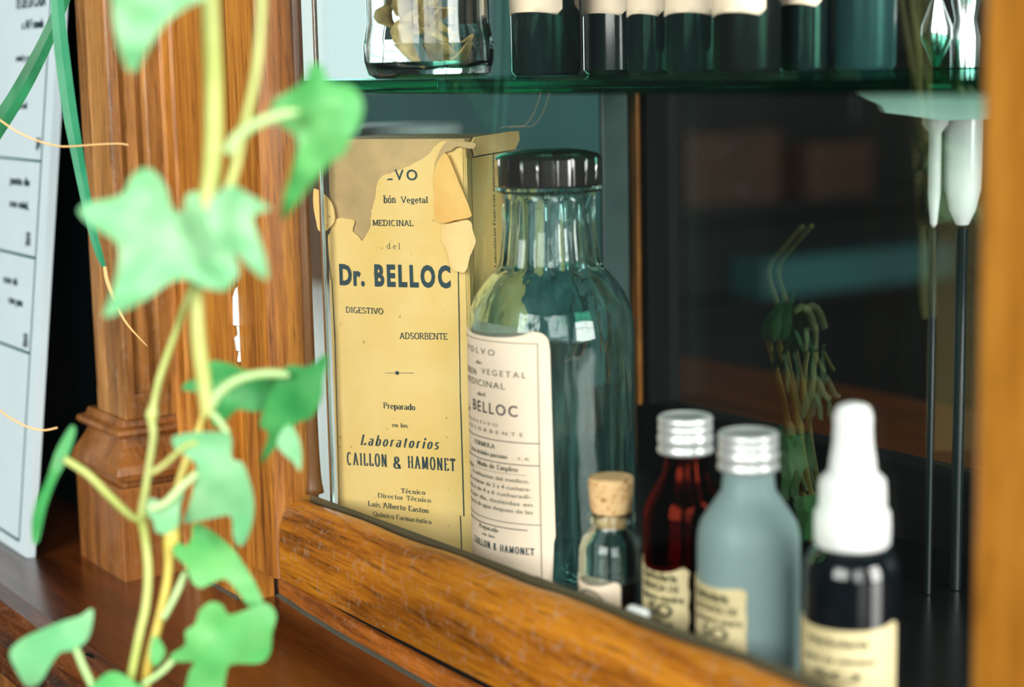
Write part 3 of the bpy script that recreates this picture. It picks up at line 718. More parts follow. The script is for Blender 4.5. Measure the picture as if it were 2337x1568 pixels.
# ------------------------------------------------------------------ old carton
DR, DLf = .652, .674
Rc = at(1070, 700, DR); Lc = at(755, 700, DLf)
e = (Rc-Lc); e.z = 0; BW = e.length; e.normalize(); nb = Vector((-e.y, e.x, 0))
ctn = thing('medicine_carton', 'tall yellowed paper medicine carton, torn at the top, lettered Dr. BELLOC', 'box', (Lc.x, Lc.y, .0004), rz=math.atan2(e.y, e.x))
BD = .047
BH = onp(900, 318, Lc, nb).z
def face(px, py):                                    # point on the carton front -> (u, v)
    p = onp(px, py, Lc, nb); return ((p-Lc).dot(e), p.z)
def side(px, py):
    p = onp(px, py, Rc, e); return ((p-Rc).dot(nb), p.z)
bm = bmesh.new()
box_bm(bm, .0004, BW-.0004, .0004, BD, 0, BH-.0003)
es = [q for q in bm.edges if abs(q.verts[0].co.z-q.verts[1].co.z) > .05]
bmesh.ops.bevel(bm, geom=es, offset=.0012, segments=3, profile=.5, affect='EDGES')
autosmooth(frombm('carton_body', bm, M['board'], ctn), 40)
def jag(pts, amp, k=5, seed=0):
    q = crom([(a, b, 0) for a, b in pts], k); out = []
    for i, p in enumerate(q):
        n1 = noise.noise(Vector((p.x*1400+seed, p.y*1400, 3))); n2 = noise.noise(Vector((p.x*1400, p.y*1400+seed, 9)))
        out.append((p.x+n1*amp, p.y+n2*amp))
    return out
tear = [face(*p) for p in [(748, 548), (754, 531), (761, 512), (774, 501), (809, 505), (806, 528), (818, 540), (828, 551), (838, 537), (847, 515), (849, 483), (857, 454), (863, 419), (876, 403), (895, 397), (927, 384), (959, 368), (978, 355), (1000, 330), (1019, 323)]]
tear = jag(tear, .00035)
tear[0] = (0, tear[0][1])
fr_out = [(0, .0)] + [(BW-.0008, 0), (BW-.0008, BH-.0012)] + tear[::-1]
def ffn(u, v):
    w = .00025*noise.noise(Vector((u*80, v*80, 1)))+.00022
    return (Vector((u, -w, v)), Vector((0, -1, 0)))
fp = sheet('front_paper', [(min(max(u, 0), BW-.0008), v) for u, v in fr_out], M['paper'], ctn, ffn, .004, .0003)
# side paper, with the folded top strip
def sfn(u, v): return (Vector((BW+.0001, u, v)), Vector((1, 0, 0)))
sheet('side_paper', [(.0008, 0), (BD, 0), (BD, BH-.0072), (.0008, BH-.0072)], M['paper'], ctn, sfn, .006, .0003)
tp = [(.0065, BH-.0068), (BD-.001, BH-.0064), (BD+.0028, BH-.0030), (BD+.0022, BH+.0004), (BD-.004, BH+.0006), (.02, BH+.0002), (.006, BH), (.0035, BH-.0020)]
sheet('top_flap', tp, M['flap2'], ctn, lambda u, v: (Vector((BW+.0007+.0004*math.sin(u*260), u, v)), Vector((1, 0, 0))), .003, .0007)
# rounded corner strip of paper
vs, fs = [], []
n = 8; seg = 60
for i in range(seg+1):
    z = BH*i/seg*.985
    for j in range(n+1):
        a = -PI/2+PI/2*j/n; r = .0014+(.0002*noise.noise(Vector((z*200, j, 0))) if i > 40 else 0)
        vs.append((BW-.0013+r*math.cos(a), .0013+r*math.sin(a), z))
for i in range(seg):
    for j in range(n): fs.append((i*(n+1)+j, i*(n+1)+j+1, (i+1)*(n+1)+j+1, (i+1)*(n+1)+j))
mesh('corner_paper', vs, fs, M['paper'], ctn, True)
# flaps that hang off the torn front
def flap(name, pts, mat, lift, bend, seed, thick=.0007):
    uv = [face(*p) for p in pts]; uv = jag(uv+[uv[0]], .0002, 4, seed)[:-1]
    cu = sum(p[0] for p in uv)/len(uv); cv = sum(p[1] for p in uv)/len(uv)
    def f(u, v):
        du, dv = u-cu, v-cv
        w = lift+bend*(1-(du/.006)**2)+.00035*noise.noise(Vector((u*260, v*200, seed)))
        return (Vector((u, -max(w, .0006), v)), Vector((0, -1, 0)))
    return sheet(name, uv, mat, ctn, f, .0016, thick)
flap('paper_flap', [(722, 432), (736, 438), (758, 458), (767, 483), (766, 509), (748, 529), (732, 525), (724, 489), (720, 458)], M['paper'], .0012, .0006, 1)
flap('paper_flap', [(1007, 368), (1022, 352), (1032, 362), (1055, 420), (1077, 480), (1077, 497), (1045, 504), (1016, 510), (1000, 496), (997, 438), (996, 400)], M['flap'], .0019, .0008, 2)
flap('paper_flap', [(1013, 515), (1045, 509), (1077, 504), (1085, 528), (1091, 553), (1080, 585), (1073, 614), (1064, 622), (1038, 611), (1029, 575), (1014, 553), (1011, 531)], M['flap2'], .0020, .0012, 3)
flap('paper_flap', [(997, 372), (1010, 345), (1026, 322), (1040, 322), (1070, 326), (1088, 330), (1082, 342), (1050, 336), (1034, 346), (1020, 352), (1004, 380), (995, 400)], M['board'], .0013, .0004, 4)
# lettering
pr = Print(lambda u, v: Vector((u, -.00062, v)))
def ptext(ink, txt, x0, y0, x1, y1, hpx, **kw):
    (u0, v0), (u1, v1) = face(x0, y0), face(x1, y1); h = face(x0, y0-hpx)[1]-v0
    pr.line(ink, txt, u0, v0, u1, h, dv=v1-v0, **kw)
ptext('ink', 'Dr.', 777, 650, 834, 653, 46, style='sans', bold=.042, track=1.12)
ptext('ink', 'BELLOC', 857, 653, 1030, 657, 48, style='sans', bold=.045, track=1.32)
(ua, va), (ub, vb) = face(858, 413), face(954, 413)
pr.line('ink', 'LVO', *face(884, 413), face(954, 413)[0], face(884, 388)[1]-face(884, 413)[1], style='sans', track=1.35, bold=.012,
        cut=lambda u, v: u < face(905, 400)[0] and v > face(900, 406)[1])
SL = dict(thick=.125, thin=.105, ser=.15, serh=.085)
BO = dict(thick=.17, thin=.045, ser=.15, serh=.04)
ptext('ink', 'bón', 877, 465, 905, 465, 17, **SL)
ptext('ink', 'Vegetal', 917, 465, 978, 465, 14, **SL)
ptext('ink', 'MEDICINAL', 852, 517, 945, 518, 13, **SL)
ptext('inkgrey', 'del', 884, 570, 915, 571, 14, thick=.08, thin=.07, ser=.12, serh=.06, track=.35)
ptext('ink', 'DIGESTIVO', 791, 715, 876, 719, 13, **SL)
ptext('ink', 'ADSORBENTE', 914, 775, 1023, 777, 14, **SL)
ptext('ink', 'Preparado', 877, 934, 949, 938, 14, **BO)
ptext('inkgrey', 'en los', 896, 976, 932, 978, 10, **BO)
ptext('ink', 'Laboratorios', 824, 1017, 1001, 1027, 24, shear=.28, thick=.2, thin=.05, ser=.11, serh=.05, track=.3)
ptext('ink', 'CAILLON', 794, 1062, 884, 1067, 28, thick=.22, thin=.06, ser=.14, serh=.045, track=.3)
ptext('ink', '&', 900, 1070, 918, 1071, 26, thick=.2, thin=.07, ser=.1, serh=.05)
ptext('ink', 'HAMONET', 933, 1070, 1040, 1077, 28, thick=.22, thin=.06, ser=.14, serh=.045, track=.3)
ptext('inkgrey', '- Técnico', 905, 1126, 972, 1131, 11, **BO)
ptext('inkgrey', 'Director Técnico', 864, 1137, 985, 1149, 11, **BO)
ptext('ink', 'Luis Alberto Easton', 842, 1156, 980, 1173, 12, thick=.16, thin=.07, ser=.15, serh=.05)
ptext('inkgrey', 'Químico Farmacéutico', 853, 1179, 986, 1198, 11, **BO)
def pl_(ink, x0, y0, x1, y1, w):
    pr.rule(ink, *face(x0, y0), *face(x1, y1), w)
pl_('ink', 759, 640, 766, 770, .00035); pl_('ink', 766, 770, 778, 1245, .00030)
pl_('ink', 1047, 617, 1052, 900, .00035); pl_('ink', 1052, 900, 1060, 1180, .00042); pl_('ink', 1052, 1178, 1055, 1262, .00035)
pl_('ink', 743, 452, 748, 520, .0004); pl_('ink', 748, 560, 757, 640, .0004)
pl_('inkgrey', 880, 853, 946, 853, .0002)
cu, cv = face(908, 853); rr = .00075
pr.add('ink', [(cu+rr*math.cos(i*PI/6), cv+rr*math.sin(i*PI/6)) for i in range(12)], [tuple(range(12))])
pr.build(ctn, {'ink': 'front_lettering', 'inkgrey': 'faded_lettering'}, world=False)
ps = Print(lambda u, v: Vector((BW+.0006, u, v)))
b0, b1 = side(1088, 352), side(1086, 720)
ps.rule('ink', .0042, BH-.0074, .0042, .01, .0003); ps.rule('ink', .0042, BH-.0074, BD-.002, BH-.0066, .0003)
ps.build(ctn, {'ink': 'side_rule'}, world=False)
vv, ff, wv = stroke_text('Laboratorios Franceses especialidad', thick=.15, thin=.12, ser=.14, serh=.08, track=.12)
psx = side(1132, 700)[0]; L0, L1 = side(1135, 610)[1], side(1128, 350)[1]
kk = (L1-L0)/wv
mesh('side_lettering', [(BW+.0006, psx-y*.0016, L0+x*kk) for x, y in vv], ff, M['ink'], ctn)

# ------------------------------------------------------------------ big bottle
DB = .617
def mk(px, d=DB):                                     # base point of a round thing on z=0-ish under its axis
    p = at(px, 800, d); return p
def zz(px, py, d): return at(px, py, d).z
PPM = lambda d: FPX/d                                 # pixels per metre at depth d
bp_ = mk(1258); bot = thing('apothecary_bottle', 'large clear glass apothecary bottle with black cap and cream label, empty', 'bottle', (bp_.x, bp_.y, 0))
S = PPM(DB)
zc = lambda y: zz(1255, y, DB)
rb, rn = 189.5/S, 111/S
zsh, znk, zbead, zcapb, zcapt, zdome = zc(735), zc(604), zc(428), zc(418), zc(352), zc(336)
outer = [(0, .0004), (rb-.004, .0004), (rb-.001, .0014), (rb, .004), (rb, .02), (rb, zsh-.004), (rb*.992, zsh), (rb*.965, zc(700)), (rb*.90, zc(670)), (rb*.80, zc(640)), (rb*.70, zc(618)), (rn+.0012, zc(608)),
         (rn+.0003, znk+.001), (rn-.0002, zc(580)), (rn-.0012, zc(520)), (rn-.0014, zc(455)), (rn-.0008, zc(442)), (rn-.0012, zc(436)), (119/S, zc(431)), (121.5/S, zc(426)), (119/S, zc(419)), (rn-.003, zc(417)), (rn-.003, zcapt)]
th = .0024
inner = [(rn-.0065, zcapt), (rn-.0058, zc(450)), (rn-.0050, zc(520)), (rn-.0042, zc(590)), (rn-.0036, zc(606)), (rb*.70-.003, zc(622)), (rb*.80-.003, zc(644)), (rb*.90-th, zc(675)), (rb-th-.0006, zc(705)), (rb-th, zsh-.004), (rb-th, .014), (rb-th-.003, .007), (rb*.5, .0055), (0, .0070)]
nk0, nk1 = zc(606), zc(446)
def flute(r, z, a):
    if nk0-.0005 < z < nk1 and r > rn-.003: return r+.00045*math.cos(14*a)
    return r
lathe('glass_body', outer+inner, M['clear'], bot, n=112, smooth=45, rfun=flute)
rc = 121/S
capp = [(0, zcapt-.0005), (rc-.003, zcapt-.0005), (rc-.003, zcapb-.0002), (rc-.0006, zcapb-.0002), (rc, zcapb+.0005), (rc, zcapt-.0008), (rc-.0006, zcapt+.0002), (rc*.93, zcapt+.0008), (rc*.7, zcapt+.0018), (rc*.35, zcapt+.0025), (0, zcapt+.0027)]
def facet(r, z, a):
    if r > rc*.9 and z > zcapb:
        k = 2*PI/20; b = ((a+k/2) % k)-k/2
        return r*(math.cos(k/2)/math.cos(b))*1.008-.0007*max(0, abs(b)/(k/2)-.78)/.22
    return r
lathe('screw_cap', capp, M['bakelite'], bot, n=200, smooth=30, rfun=facet)
# label
vdir = Vector((CAM.x-bp_.x, CAM.y-bp_.y, 0)); a_cam = math.atan2(vdir.y, vdir.x)
RLb = rb+.00022
def bl(px, py):                                       # pixel on the bottle body -> (angle arc, z)
    s_ = max(-.998, min(.998, (px-1258)/189.5)); ph = math.asin(s_)
    d_ = DB-rb*math.cos(ph)*.98
    return (RLb*ph, at(px, py, d_).z)
def cyl(R):
    def f(u, v):
        a = a_cam+u/RLb; nrm = Vector((math.cos(a), math.sin(a), 0)); return nrm*R+Vector((0, 0, v)), nrm
    return f
zt_l = bl(1200, 757)[1]; ur = bl(1254, 900)[0]; ul = RLb*math.radians(-104)
cr = .0042
zlt = bl(1180, 755)[1]
lo = [(ul, .010), (ur-.0003, .010), (ur+.0004, bl(1262, 1255)[1]), (ur+.0010, bl(1264, 1240)[1])]
lo += [(ur+.0002, bl(1253, 800)[1])]+[(ur-cr+cr*math.cos(t*PI/12), zlt-cr+cr*math.sin(t*PI/12)) for t in range(0, 7)]+[(ul, zlt)]
sheet('bottle_label', lo, M['label'], bot, cyl(RLb), .0035, .00022)
pb = Print(lambda u, v: cyl(RLb+.0003)(u, v)[0])
def bt(ink, txt, x0, y0, x1, y1, hpx, **kw):
    (u0, v0), (u1, v1) = bl(x0, y0), bl(x1, y1); v = v1
    h = abs(bl(1200, y1-hpx)[1]-bl(1200, y1)[1])
    pb.line(ink, txt, u0, v, u1, h, **kw)
bt('inkgrey', 'POLVO', 1074, 800, 1135, 812, 15, style='sans', track=1.6)
bt('inkgrey', 'de', 1092, 831, 1106, 832, 8, **BO)
bt('inkgrey', 'CARBON', 1063, 850, 1092, 857, 16, style='sans', track=1.15)
bt('inkgrey', 'VEGETAL', 1105, 857, 1203, 864, 15, style='sans', track=1.5)
bt('inkgrey', 'MEDICINAL', 1071, 880, 1157, 891, 16, style='sans', track=1.2)
bt('inkgrey', 'del', 1094, 906, 1112, 908, 9, **BO)
bt('inkblack', 'Dr', 1066, 940, 1076, 945, 18, style='sans')
bt('inkblack', 'BELLOC', 1083, 945, 1183, 955, 27, style='sans', track=1.25, bold=.008)
bt('inkgrey', 'DIGESTIVO', 1070, 972, 1138, 979, 8, style='sans', track=1.6)
bt('inkgrey', 'ADSORBENTE', 1072, 990, 1194, 1002, 9, style='sans', track=1.9)
bt('inkgrey', 'FORMULA', 1085, 1022, 1131, 1031, 11, **BO)
bt('inkgrey', 'Carbon deshidro purisimo', 1074, 1048, 1158, 1055, 10, **BO)
bt('inkgrey', 'c. n.', 1182, 1055, 1208, 1058, 8, **BO)
bt('inkgrey', 'Dosis', 1066, 1070, 1080, 1075, 11, **BO)
bt('inkgrey', 'Modo de Empleo', 1090, 1080, 1181, 1086, 12, **BO)
TX = [('A indicacion del medico,', 1078, 1205, 1113), ('salvo ordenar de 2 a 4 cuchara-', 1070, 1209, 1132), ('ditas o de 4 a 6 cucharadi-', 1070, 1210, 1150), ('tas por dia, desleidas en', 1070, 1211, 1169), ('un poco de agua despues de las', 1070, 1212, 1187)]
for k, (t_, xa, xb, yb) in enumerate(TX):
    t_ = t_.replace('2', 'Z').replace('4', 'A').replace('6', 'G').replace('v', 'u').replace('h', 'n').replace('Z', 'S') if False else t_
    bt('inkgrey', t_, xa, yb-16, xb, yb, 10, style='sans', bold=.004)
bt('inkgrey', 'Preparado', 1091, 1215, 1134, 1232, 11, **BO)
bt('inkgrey', 'en los', 1098, 1235, 1126, 1246, 8, **BO)
bt('ink', 'CAILLON & HAMONET', 1078, 1255, 1213, 1286, 17, thick=.24, thin=.06, ser=.15, serh=.05, track=.3)
ub2 = bl(1229, 900)[0]
def brule(y, w=.00028, x0=1069, x1=1230, ink='inkblack'):
    v = bl(x1, y)[1]; pb.rule(ink, bl(x0, y)[0], v, bl(x1, y)[0], v, w, n=24)
brule(783, .00024, ink='inkgrey'); brule(1018); brule(1071); brule(1213, .00022); brule(1226, .0003, x1=1200); brule(1094, .00012, ink='inkgrey', x1=1200)
pb.rule('inkgrey', ub2, bl(1229, 783)[1], ub2, .012, .00022)
pb.build(bot, {'inkgrey': 'grey_label_text', 'inkblack': 'black_label_text', 'ink': 'maker_lettering'}, world=False)

# ------------------------------------------------------------------ small bottles
def small_axis(px, d): p = at(px, 1300, d); return Vector((p.x, p.y, 0))
def facing(p): v = CAM-p; return math.atan2(v.y, v.x)
def label_on(parent, p, rl, a0, a1, z0, z1, mat, name='label', step=.0022, cr=.0012, wavy=0):
    ac = facing(p)
    def f(u, v):
        a = ac+u/rl; nrm = Vector((math.cos(a), math.sin(a), 0)); return nrm*rl+Vector((0, 0, v)), nrm
    u0, u1 = rl*math.radians(a0), rl*math.radians(a1)
    out = [(u0, z0), (u1-cr, z0), (u1, z0+cr), (u1, z1-cr), (u1-cr*.3, z1-cr*.3), (u1-cr, z1), (u0, z1)]
    if wavy:
        n = 14; out = [(u0, z0), (u1-cr, z0)]+[(u1+wavy*math.sin(i*1.9), z0+cr+(z1-z0-2*cr)*i/n) for i in range(n+1)]+[(u1-cr, z1), (u0, z1)]
    return sheet(name, out, mat, parent, f, step, .0002), (lambda u, v, q=.00025: f(u, v)[0]+f(u, v)[1]*q), u0, u1
def scribble(parent, fn, u0, u1, rows, ink='inkolive', name='label_print', h=.0012, bold=.035, words=None):
    p_ = Print(lambda u, v: fn(u, v)); R_ = random.Random(3)
    for k, (v, a, b, hh, t) in enumerate(rows):
        p_.line(ink, t, u0+(u1-u0)*a, v, u0+(u1-u0)*b, hh, style='sans', bold=bold)
    return p_
# corked vial
d = .556; P = small_axis(1397, d); s = PPM(d); ac = facing(P)
zv = lambda y, x=1390: zz(x, y, d)
vial = thing('corked_vial', 'small round-shouldered glass vial stoppered with a cork, paper label, dark contents', 'vial', P)
rv = 75/s
o_ = [(0, .0003), (rv-.002, .0003), (rv, .003), (rv, zv(1275)), (rv*.97, zv(1245)), (rv*.88, zv(1222)), (rv*.72, zv(1208)), (46/s, zv(1198)), (45/s, zv(1188)), (54/s, zv(1182)), (56/s, zv(1174)), (53/s, zv(1166)), (45/s, zv(1163))]
i_ = [(36/s, zv(1163)), (36/s, zv(1196)), (rv*.72-.0012, zv(1214)), (rv*.88-.0012, zv(1228)), (rv-.0013, zv(1250)), (rv-.0013, .004), (rv-.004, .002), (0, .002)]
lathe('glass_body', o_+i_, M['vialglass'], vial, n=56)
lathe('contents', [(0, .0021), (rv-.0045, .0022), (rv-.0018, .005), (rv-.0018, zv(1318)), (0, zv(1318))], M['liquid'], vial, n=40)
rk = 50/s
ck = lathe('cork', [(0, zv(1198)), (34/s, zv(1198)), (35.5/s, zv(1168)), (46/s, zv(1160)), (rk*.99, zv(1130)), (rk*1.02, zv(1100)), (rk*1.02, zv(1086)), (rk*.98, zv(1080)), (rk*.5, zv(1078)), (0, zv(1078))], M['cork'], vial, n=48,
      rfun=lambda r, z, a: r*(1+.03*noise.noise(Vector((math.cos(a)*3, math.sin(a)*3, z*400)))))
_, fn, u0, u1 = label_on(vial, P, rv+.0003, -100, 14, .006, zv(1308), M['label'], cr=.0016)
pv = Print(lambda u, v: fn(u, v))
cu_ = (rv+.0003)*math.radians(-42); cvz = zv(1372)
for R_, wd in ((.0056, .00022), (.0040, .00012)):
    n = 40
    vs = []; fs = []
    for i in range(n+1):
        a = 2*PI*i/n; vs += [(cu_+(R_+wd)*math.cos(a), cvz+(R_+wd)*math.sin(a)), (cu_+(R_-wd)*math.cos(a), cvz+(R_-wd)*math.sin(a))]
        if i: fs.append((2*i-2, 2*i-1, 2*i+1, 2*i))
    pv.add('inkgrey', vs, fs)
for i in range(16):
    a = PI*(.1+.8*i/15); pv.rule('inkgrey', cu_+.0045*math.cos(a), cvz+.0045*math.sin(a), cu_+.0052*math.cos(a+.03), cvz+.0052*math.sin(a+.03), .00035)
pv.line('inkgrey', 'mate', cu_-.0028, cvz+.001, cu_+.0028, .0014, style='sans')
pv.build(vial, {'inkgrey': 'seal_print'}, world=False)
# miniature bottles
def alu_cap(parent, s, zf, r, ys, tilt=0):
    z0, z1 = zf(ys[1]), zf(ys[0]); h = z1-z0; p = [(0, z1-.0012), (r*.8, z1-.0012), (r*.80, z0), (r*.98, z0)]
    p += [(r*1.02, z0+.05*h), (r*1.01, z0+.13*h), (r*.955, z0+.19*h), (r*.955, z0+.23*h), (r*1.0, z0+.3*h), (r*1.01, z0+.44*h), (r*.95, z0+.52*h), (r*.945, z0+.56*h), (r*.985, z0+.62*h), (r*.985, z0+.70*h), (r*.94, z0+.755*h), (r*.975, z0+.80*h), (r*.985, z0+.92*h), (r*.94, z0+.985*h), (r*.88, z1), (r*.84, z1-.0004), (0, z1-.0004)]
    return lathe('screw_cap', p, M['alu'], parent, n=56, smooth=60)
d = .534; P = small_axis(1566, d); s = PPM(d); za = lambda y: zz(1560, y, d)
amb = thing('amber_bottle', 'dark amber miniature bottle with ribbed silver screw cap and aged label', 'bottle', P)
ra = 97/s
o_ = [(0, .0003), (ra-.003, .0003), (ra, .003), (ra, za(1200)), (ra*.985, za(1165)), (ra*.93, za(1140)), (ra*.8, za(1115)), (ra*.64, za(1090)), (50/s, za(1065)), (47/s, za(1035)), (47/s, za(985)), (42/s, za(980)), (42/s, za(945))]
i_ = [(33/s, za(945)), (36/s, za(1040)), (ra*.62-.0012, za(1095)), (ra*.8-.0015, za(1120)), (ra-.0016, za(1165)), (ra-.0016, .005), (ra-.004, .0022), (0, .0022)]
lathe('glass_body', o_+i_, M['amber'], amb, n=56)
lathe('contents', [(0, .0023), (ra-.0045, .0024), (ra-.0024, .006), (ra-.0024, za(1175)), (ra*.86-.0024, za(1140)), (0, za(1140))], M['liquid'], amb, n=40)
alu_cap(amb, s, za, 63/s, (936, 1022))
_, fn, u0, u1 = label_on(amb, P, ra+.0003, -100, 3, .005, za(1268), M['label_old'], wavy=.00025)
words = ['ESENCIA', 'DE', 'MENTA', 'boticario']
q = scribble(amb, fn, u0, u1, [(za(1302), .3, .86, .0026, 'Herbolaria'), (za(1326), .3, .88, .0021, 'ESENCIA DE'), (za(1350), .26, .94, .0021, 'tintura madre'), (za(1385), .42, .8, .0040, 'SO'), (za(1408), .4, .8, .0018, '@ 50 ml')])
q.build(amb, {'inkolive': 'label_print'}, world=False)
d = .505; P = small_axis(1708, d); s = PPM(d); zf = lambda y: zz(1705, y, d)
fro = thing('frosted_bottle', 'frosted pale grey-green miniature bottle with silver screw cap and aged label', 'bottle', P)
rf = 117/s
o_ = [(0, .0003), (rf-.003, .0003), (rf, .003), (rf, zf(1240)), (rf*.985, zf(1210)), (rf*.93, zf(1185)), (rf*.80, zf(1160)), (rf*.66, zf(1135)), (61/s, zf(1110)), (58/s, zf(1080)), (57/s, zf(1030)), (50/s, zf(1025)), (50/s, zf(985))]
i_ = [(40/s, zf(985)), (46/s, zf(1080)), (rf*.64-.0012, zf(1140)), (rf*.80-.0015, zf(1165)), (rf-.0016, zf(1210)), (rf-.0016, .005), (rf-.004, .0022), (0, .0022)]
lathe('glass_body', o_+i_, M['frost'], fro, n=56)
alu_cap(fro, s, zf, 69/s, (974, 1062))
_, fn, u0, u1 = label_on(fro, P, rf+.0003, -100, -2, .003, zf(1312), M['label_old'], wavy=.0002)
q = scribble(fro, fn, u0, u1, [(zf(1348), .3, .8, .0030, 'Herbolaria'), (zf(1374), .3, .9, .0020, 'ALCOHOL DE'), (zf(1400), .28, .96, .0020, 'romero puro'), (zf(1436), .42, .8, .0036, 'SO'), (zf(1462), .35, .85, .0018, '@ 50 ml')])
q.build(fro, {'inkolive': 'label_print'}, world=False)
d = .472; P = small_axis(1944, d); s = PPM(d); zd = lambda y: zz(1945, y, d)
dro = thing('dropper_bottle', 'black glass dropper bottle with white rubber bulb and aged label', 'bottle', P)
rd = 110/s
lathe('glass_body', [(0, .0003), (rd-.003, .0003), (rd, .003), (rd, zd(1310)), (rd*.97, zd(1280)), (rd*.85, zd(1255)), (rd*.7, zd(1240)), (0, zd(1235))], M['darkglass'], dro, n=56)
lathe('dropper_cap', [(0, zd(1240)), (80/s, zd(1240)), (85/s, zd(1234)), (86/s, zd(1195)), (84/s, zd(1160)), (76/s, zd(1152)), (75/s, zd(1110)), (73/s, zd(1085)), (66/s, zd(1078)), (54/s, zd(1066)), (0, zd(1066))], M['rubber'], dro, n=56, smooth=50,
      rfun=lambda r, z, a: r*(1+.006*math.cos(a*40)) if r > 70/s else r)
lathe('dropper_bulb', [(0, zd(1070)), (54/s, zd(1070)), (51/s, zd(1040)), (45/s, zd(1000)), (43/s, zd(960)), (44/s, zd(945)), (41/s, zd(928)), (34/s, zd(915)), (20/s, zd(909)), (0, zd(907))], M['rubber'], dro, n=48, smooth=60)
_, fn, u0, u1 = label_on(dro, P, rd+.0003, -105, 62, .003, zd(1400), M['label_old'])
q = scribble(dro, fn, u0, u1, [(zd(1450), .3, .75, .0020, 'Herbolaria'), (zd(1490), .25, .8, .0016, 'gotas de valeriana'), (zd(1530), .35, .7, .0026, 'SO')])
q.build(dro, {'inkolive': 'label_print'}, world=False)
# capsule resting on the rail behind the pane
cp = on(1456, 1403, 1, .0045)
cz = .0205
box('pane_ledge', -.02, .18, .0027, .0070, .0002, .0222, M['black'], cab)
cp = on(1458, 1403, 1, .0050)
pc = thing('white_capsule', 'tiny white capsule lying just behind the glass, in front of the amber bottle', 'capsule', (cp.x, .0050, .0223), rz=.1)
r_ = .0020
vs = []
ring = [(-.0046, 0), (-.0043, .0011), (-.0036, .0017), (-.0028, r_), (.0028, r_), (.0036, .0017), (.0043, .0011), (.0046, 0)]
n = 20; vs = []; fs = []; idx = []
for x, r in ring:
    if r == 0: idx.append([len(vs)]); vs.append((x, 0, r_)); continue
    idx.append([len(vs)+k for k in range(n)]); vs += [(x, r*math.cos(2*PI*k/n), r_+r*math.sin(2*PI*k/n)) for k in range(n)]
for a, b in zip(idx, idx[1:]):
    for k in range(n):
        k2 = (k+1) % n
        if len(a) == 1: fs.append((a[0], b[k2], b[k]))
        elif len(b) == 1: fs.append((a[k], a[k2], b[0]))
        else: fs.append((a[k], a[k2], b[k2], b[k]))
mesh('shell', vs, fs, M['rubber'], pc, True)

# ------------------------------------------------------------------ top shelf
ZS = .1802
d = .628; p = at(978, 100, d); s = PPM(d)
jar = thing('herb_jar', 'clear glass jar of dried herbs standing at the left of the glass shelf', 'jar', (p.x, p.y, ZS))
rj = 150/s
zj = lambda y: zz(978, y, d)-ZS
o_ = [(0, 0), (rj*.82, 0), (rj*.93, .0015), (rj*.99, .006), (rj, .012), (rj*.995, zj(100)), (rj*.955, zj(70)), (rj*.935, zj(55)), (rj*.935, .10), (rj*.8, .108), (rj*.8, .115)]
i_ = [(rj*.76, .115), (rj*.76, .108), (rj*.935-.002, .099), (rj*.935-.0022, zj(55)), (rj-.0026, zj(100)), (rj-.0026, .012), (rj*.9, .006), (rj*.5, .005), (0, .0045)]
lathe('jar_glass', o_+i_, M['jarglass'], jar, n=80, rfun=lambda r, z, a: r*(1+.006*math.cos(10*a)) if z > .004 else r)
lathe('jar_lid', [(0, .1152), (rj*.82, .1152), (rj*.82, .106), (rj*.86, .106), (rj*.86, .119), (0, .120)], M['alu'], jar, n=48)
# herbs: crumpled leaves and stalks
bm = bmesh.new(); R_ = random.Random(5)
for k in range(46):
    a = R_.random()*2*PI; rr = rj*.52*math.sqrt(R_.random()); z = .014+.07*R_.random()
    c = Vector((rr*math.cos(a)*.8+.001, rr*math.sin(a)*.8, z)); ln = R_.uniform(.011, .024)
    ax = Vector((R_.uniform(-1, 1), R_.uniform(-1, 1), R_.uniform(-.2, 1.4))).normalized(); sd = ax.cross(Vector((R_.random(), R_.random(), .3))).normalized(); up = ax.cross(sd)
    rows = []
    for i in range(7):
        t = i/6; w = math.sin(PI*min(t*.95+.05, 1))*ln*.32
        cc = c+ax*ln*(t-.5)+up*ln*.25*math.sin(t*3)
        rows.append([bm.verts.new(cc-sd*w+up*w*.8), bm.verts.new(cc), bm.verts.new(cc+sd*w+up*w*.6)])
    for r0, r1 in zip(rows, rows[1:]):
        for j in (0, 1): bm.faces.new((r0[j], r0[j+1], r1[j+1], r1[j]))
hb = frombm('dried_herbs', bm, M['herb'], None, True)
hb.location = (p.x, p.y, ZS); md = hb.modifiers.new('thick', 'SOLIDIFY'); md.thickness = .0004
tag(hb, 'curled dry olive-brown herb leaves inside the glass jar', 'herbs', kind='stuff')
# dark bottles on the shelf
def shelf_bottle(px, wpx, d, mat, lab, label, lpx=None, ltop=.03, lbot=None, cat='bottle'):
    p = at(px, 100, d); s = PPM(d); r = wpx/2/s
    b = thing('shelf_bottle', label, cat, (p.x, p.y, ZS), group='dark bottles on the glass shelf')
    lathe('glass_body', [(0, 0), (r*.9, 0), (r, .0015), (r, .085), (r*.9, .094), (r*.45, .102), (r*.4, .12), (0, .12)], mat, b, n=48)
    lathe('stopper', [(0, .1202), (r*.42, .1202), (r*.42, .132), (0, .132)], M['bakelite'], b, n=32)
    if lab:
        zb = zz(px, lab[2], d)-ZS
        aa = [math.degrees(math.asin(max(-1, min(1, (q-px)/(wpx/2))))) for q in lab[:2]]
        label_on(b, Vector((p.x, p.y, 0)), r+.0003, aa[0], aa[1], zb, .075, M['label'], cr=.002)
    return b
tb = M['darkbottle']
tl = glass('smoky_green_glass', (.30, .48, .46, 1), .05, 1.45)
shelf_bottle(1245, 158, .640, tb, (1160, 1283, 36), 'dark brown bottle with cream label, nearest the herb jar on the shelf')
shelf_bottle(1415, 168, .655, tb, (1325, 1430, 38), 'dark bottle with cream label, second to the right of the herb jar')
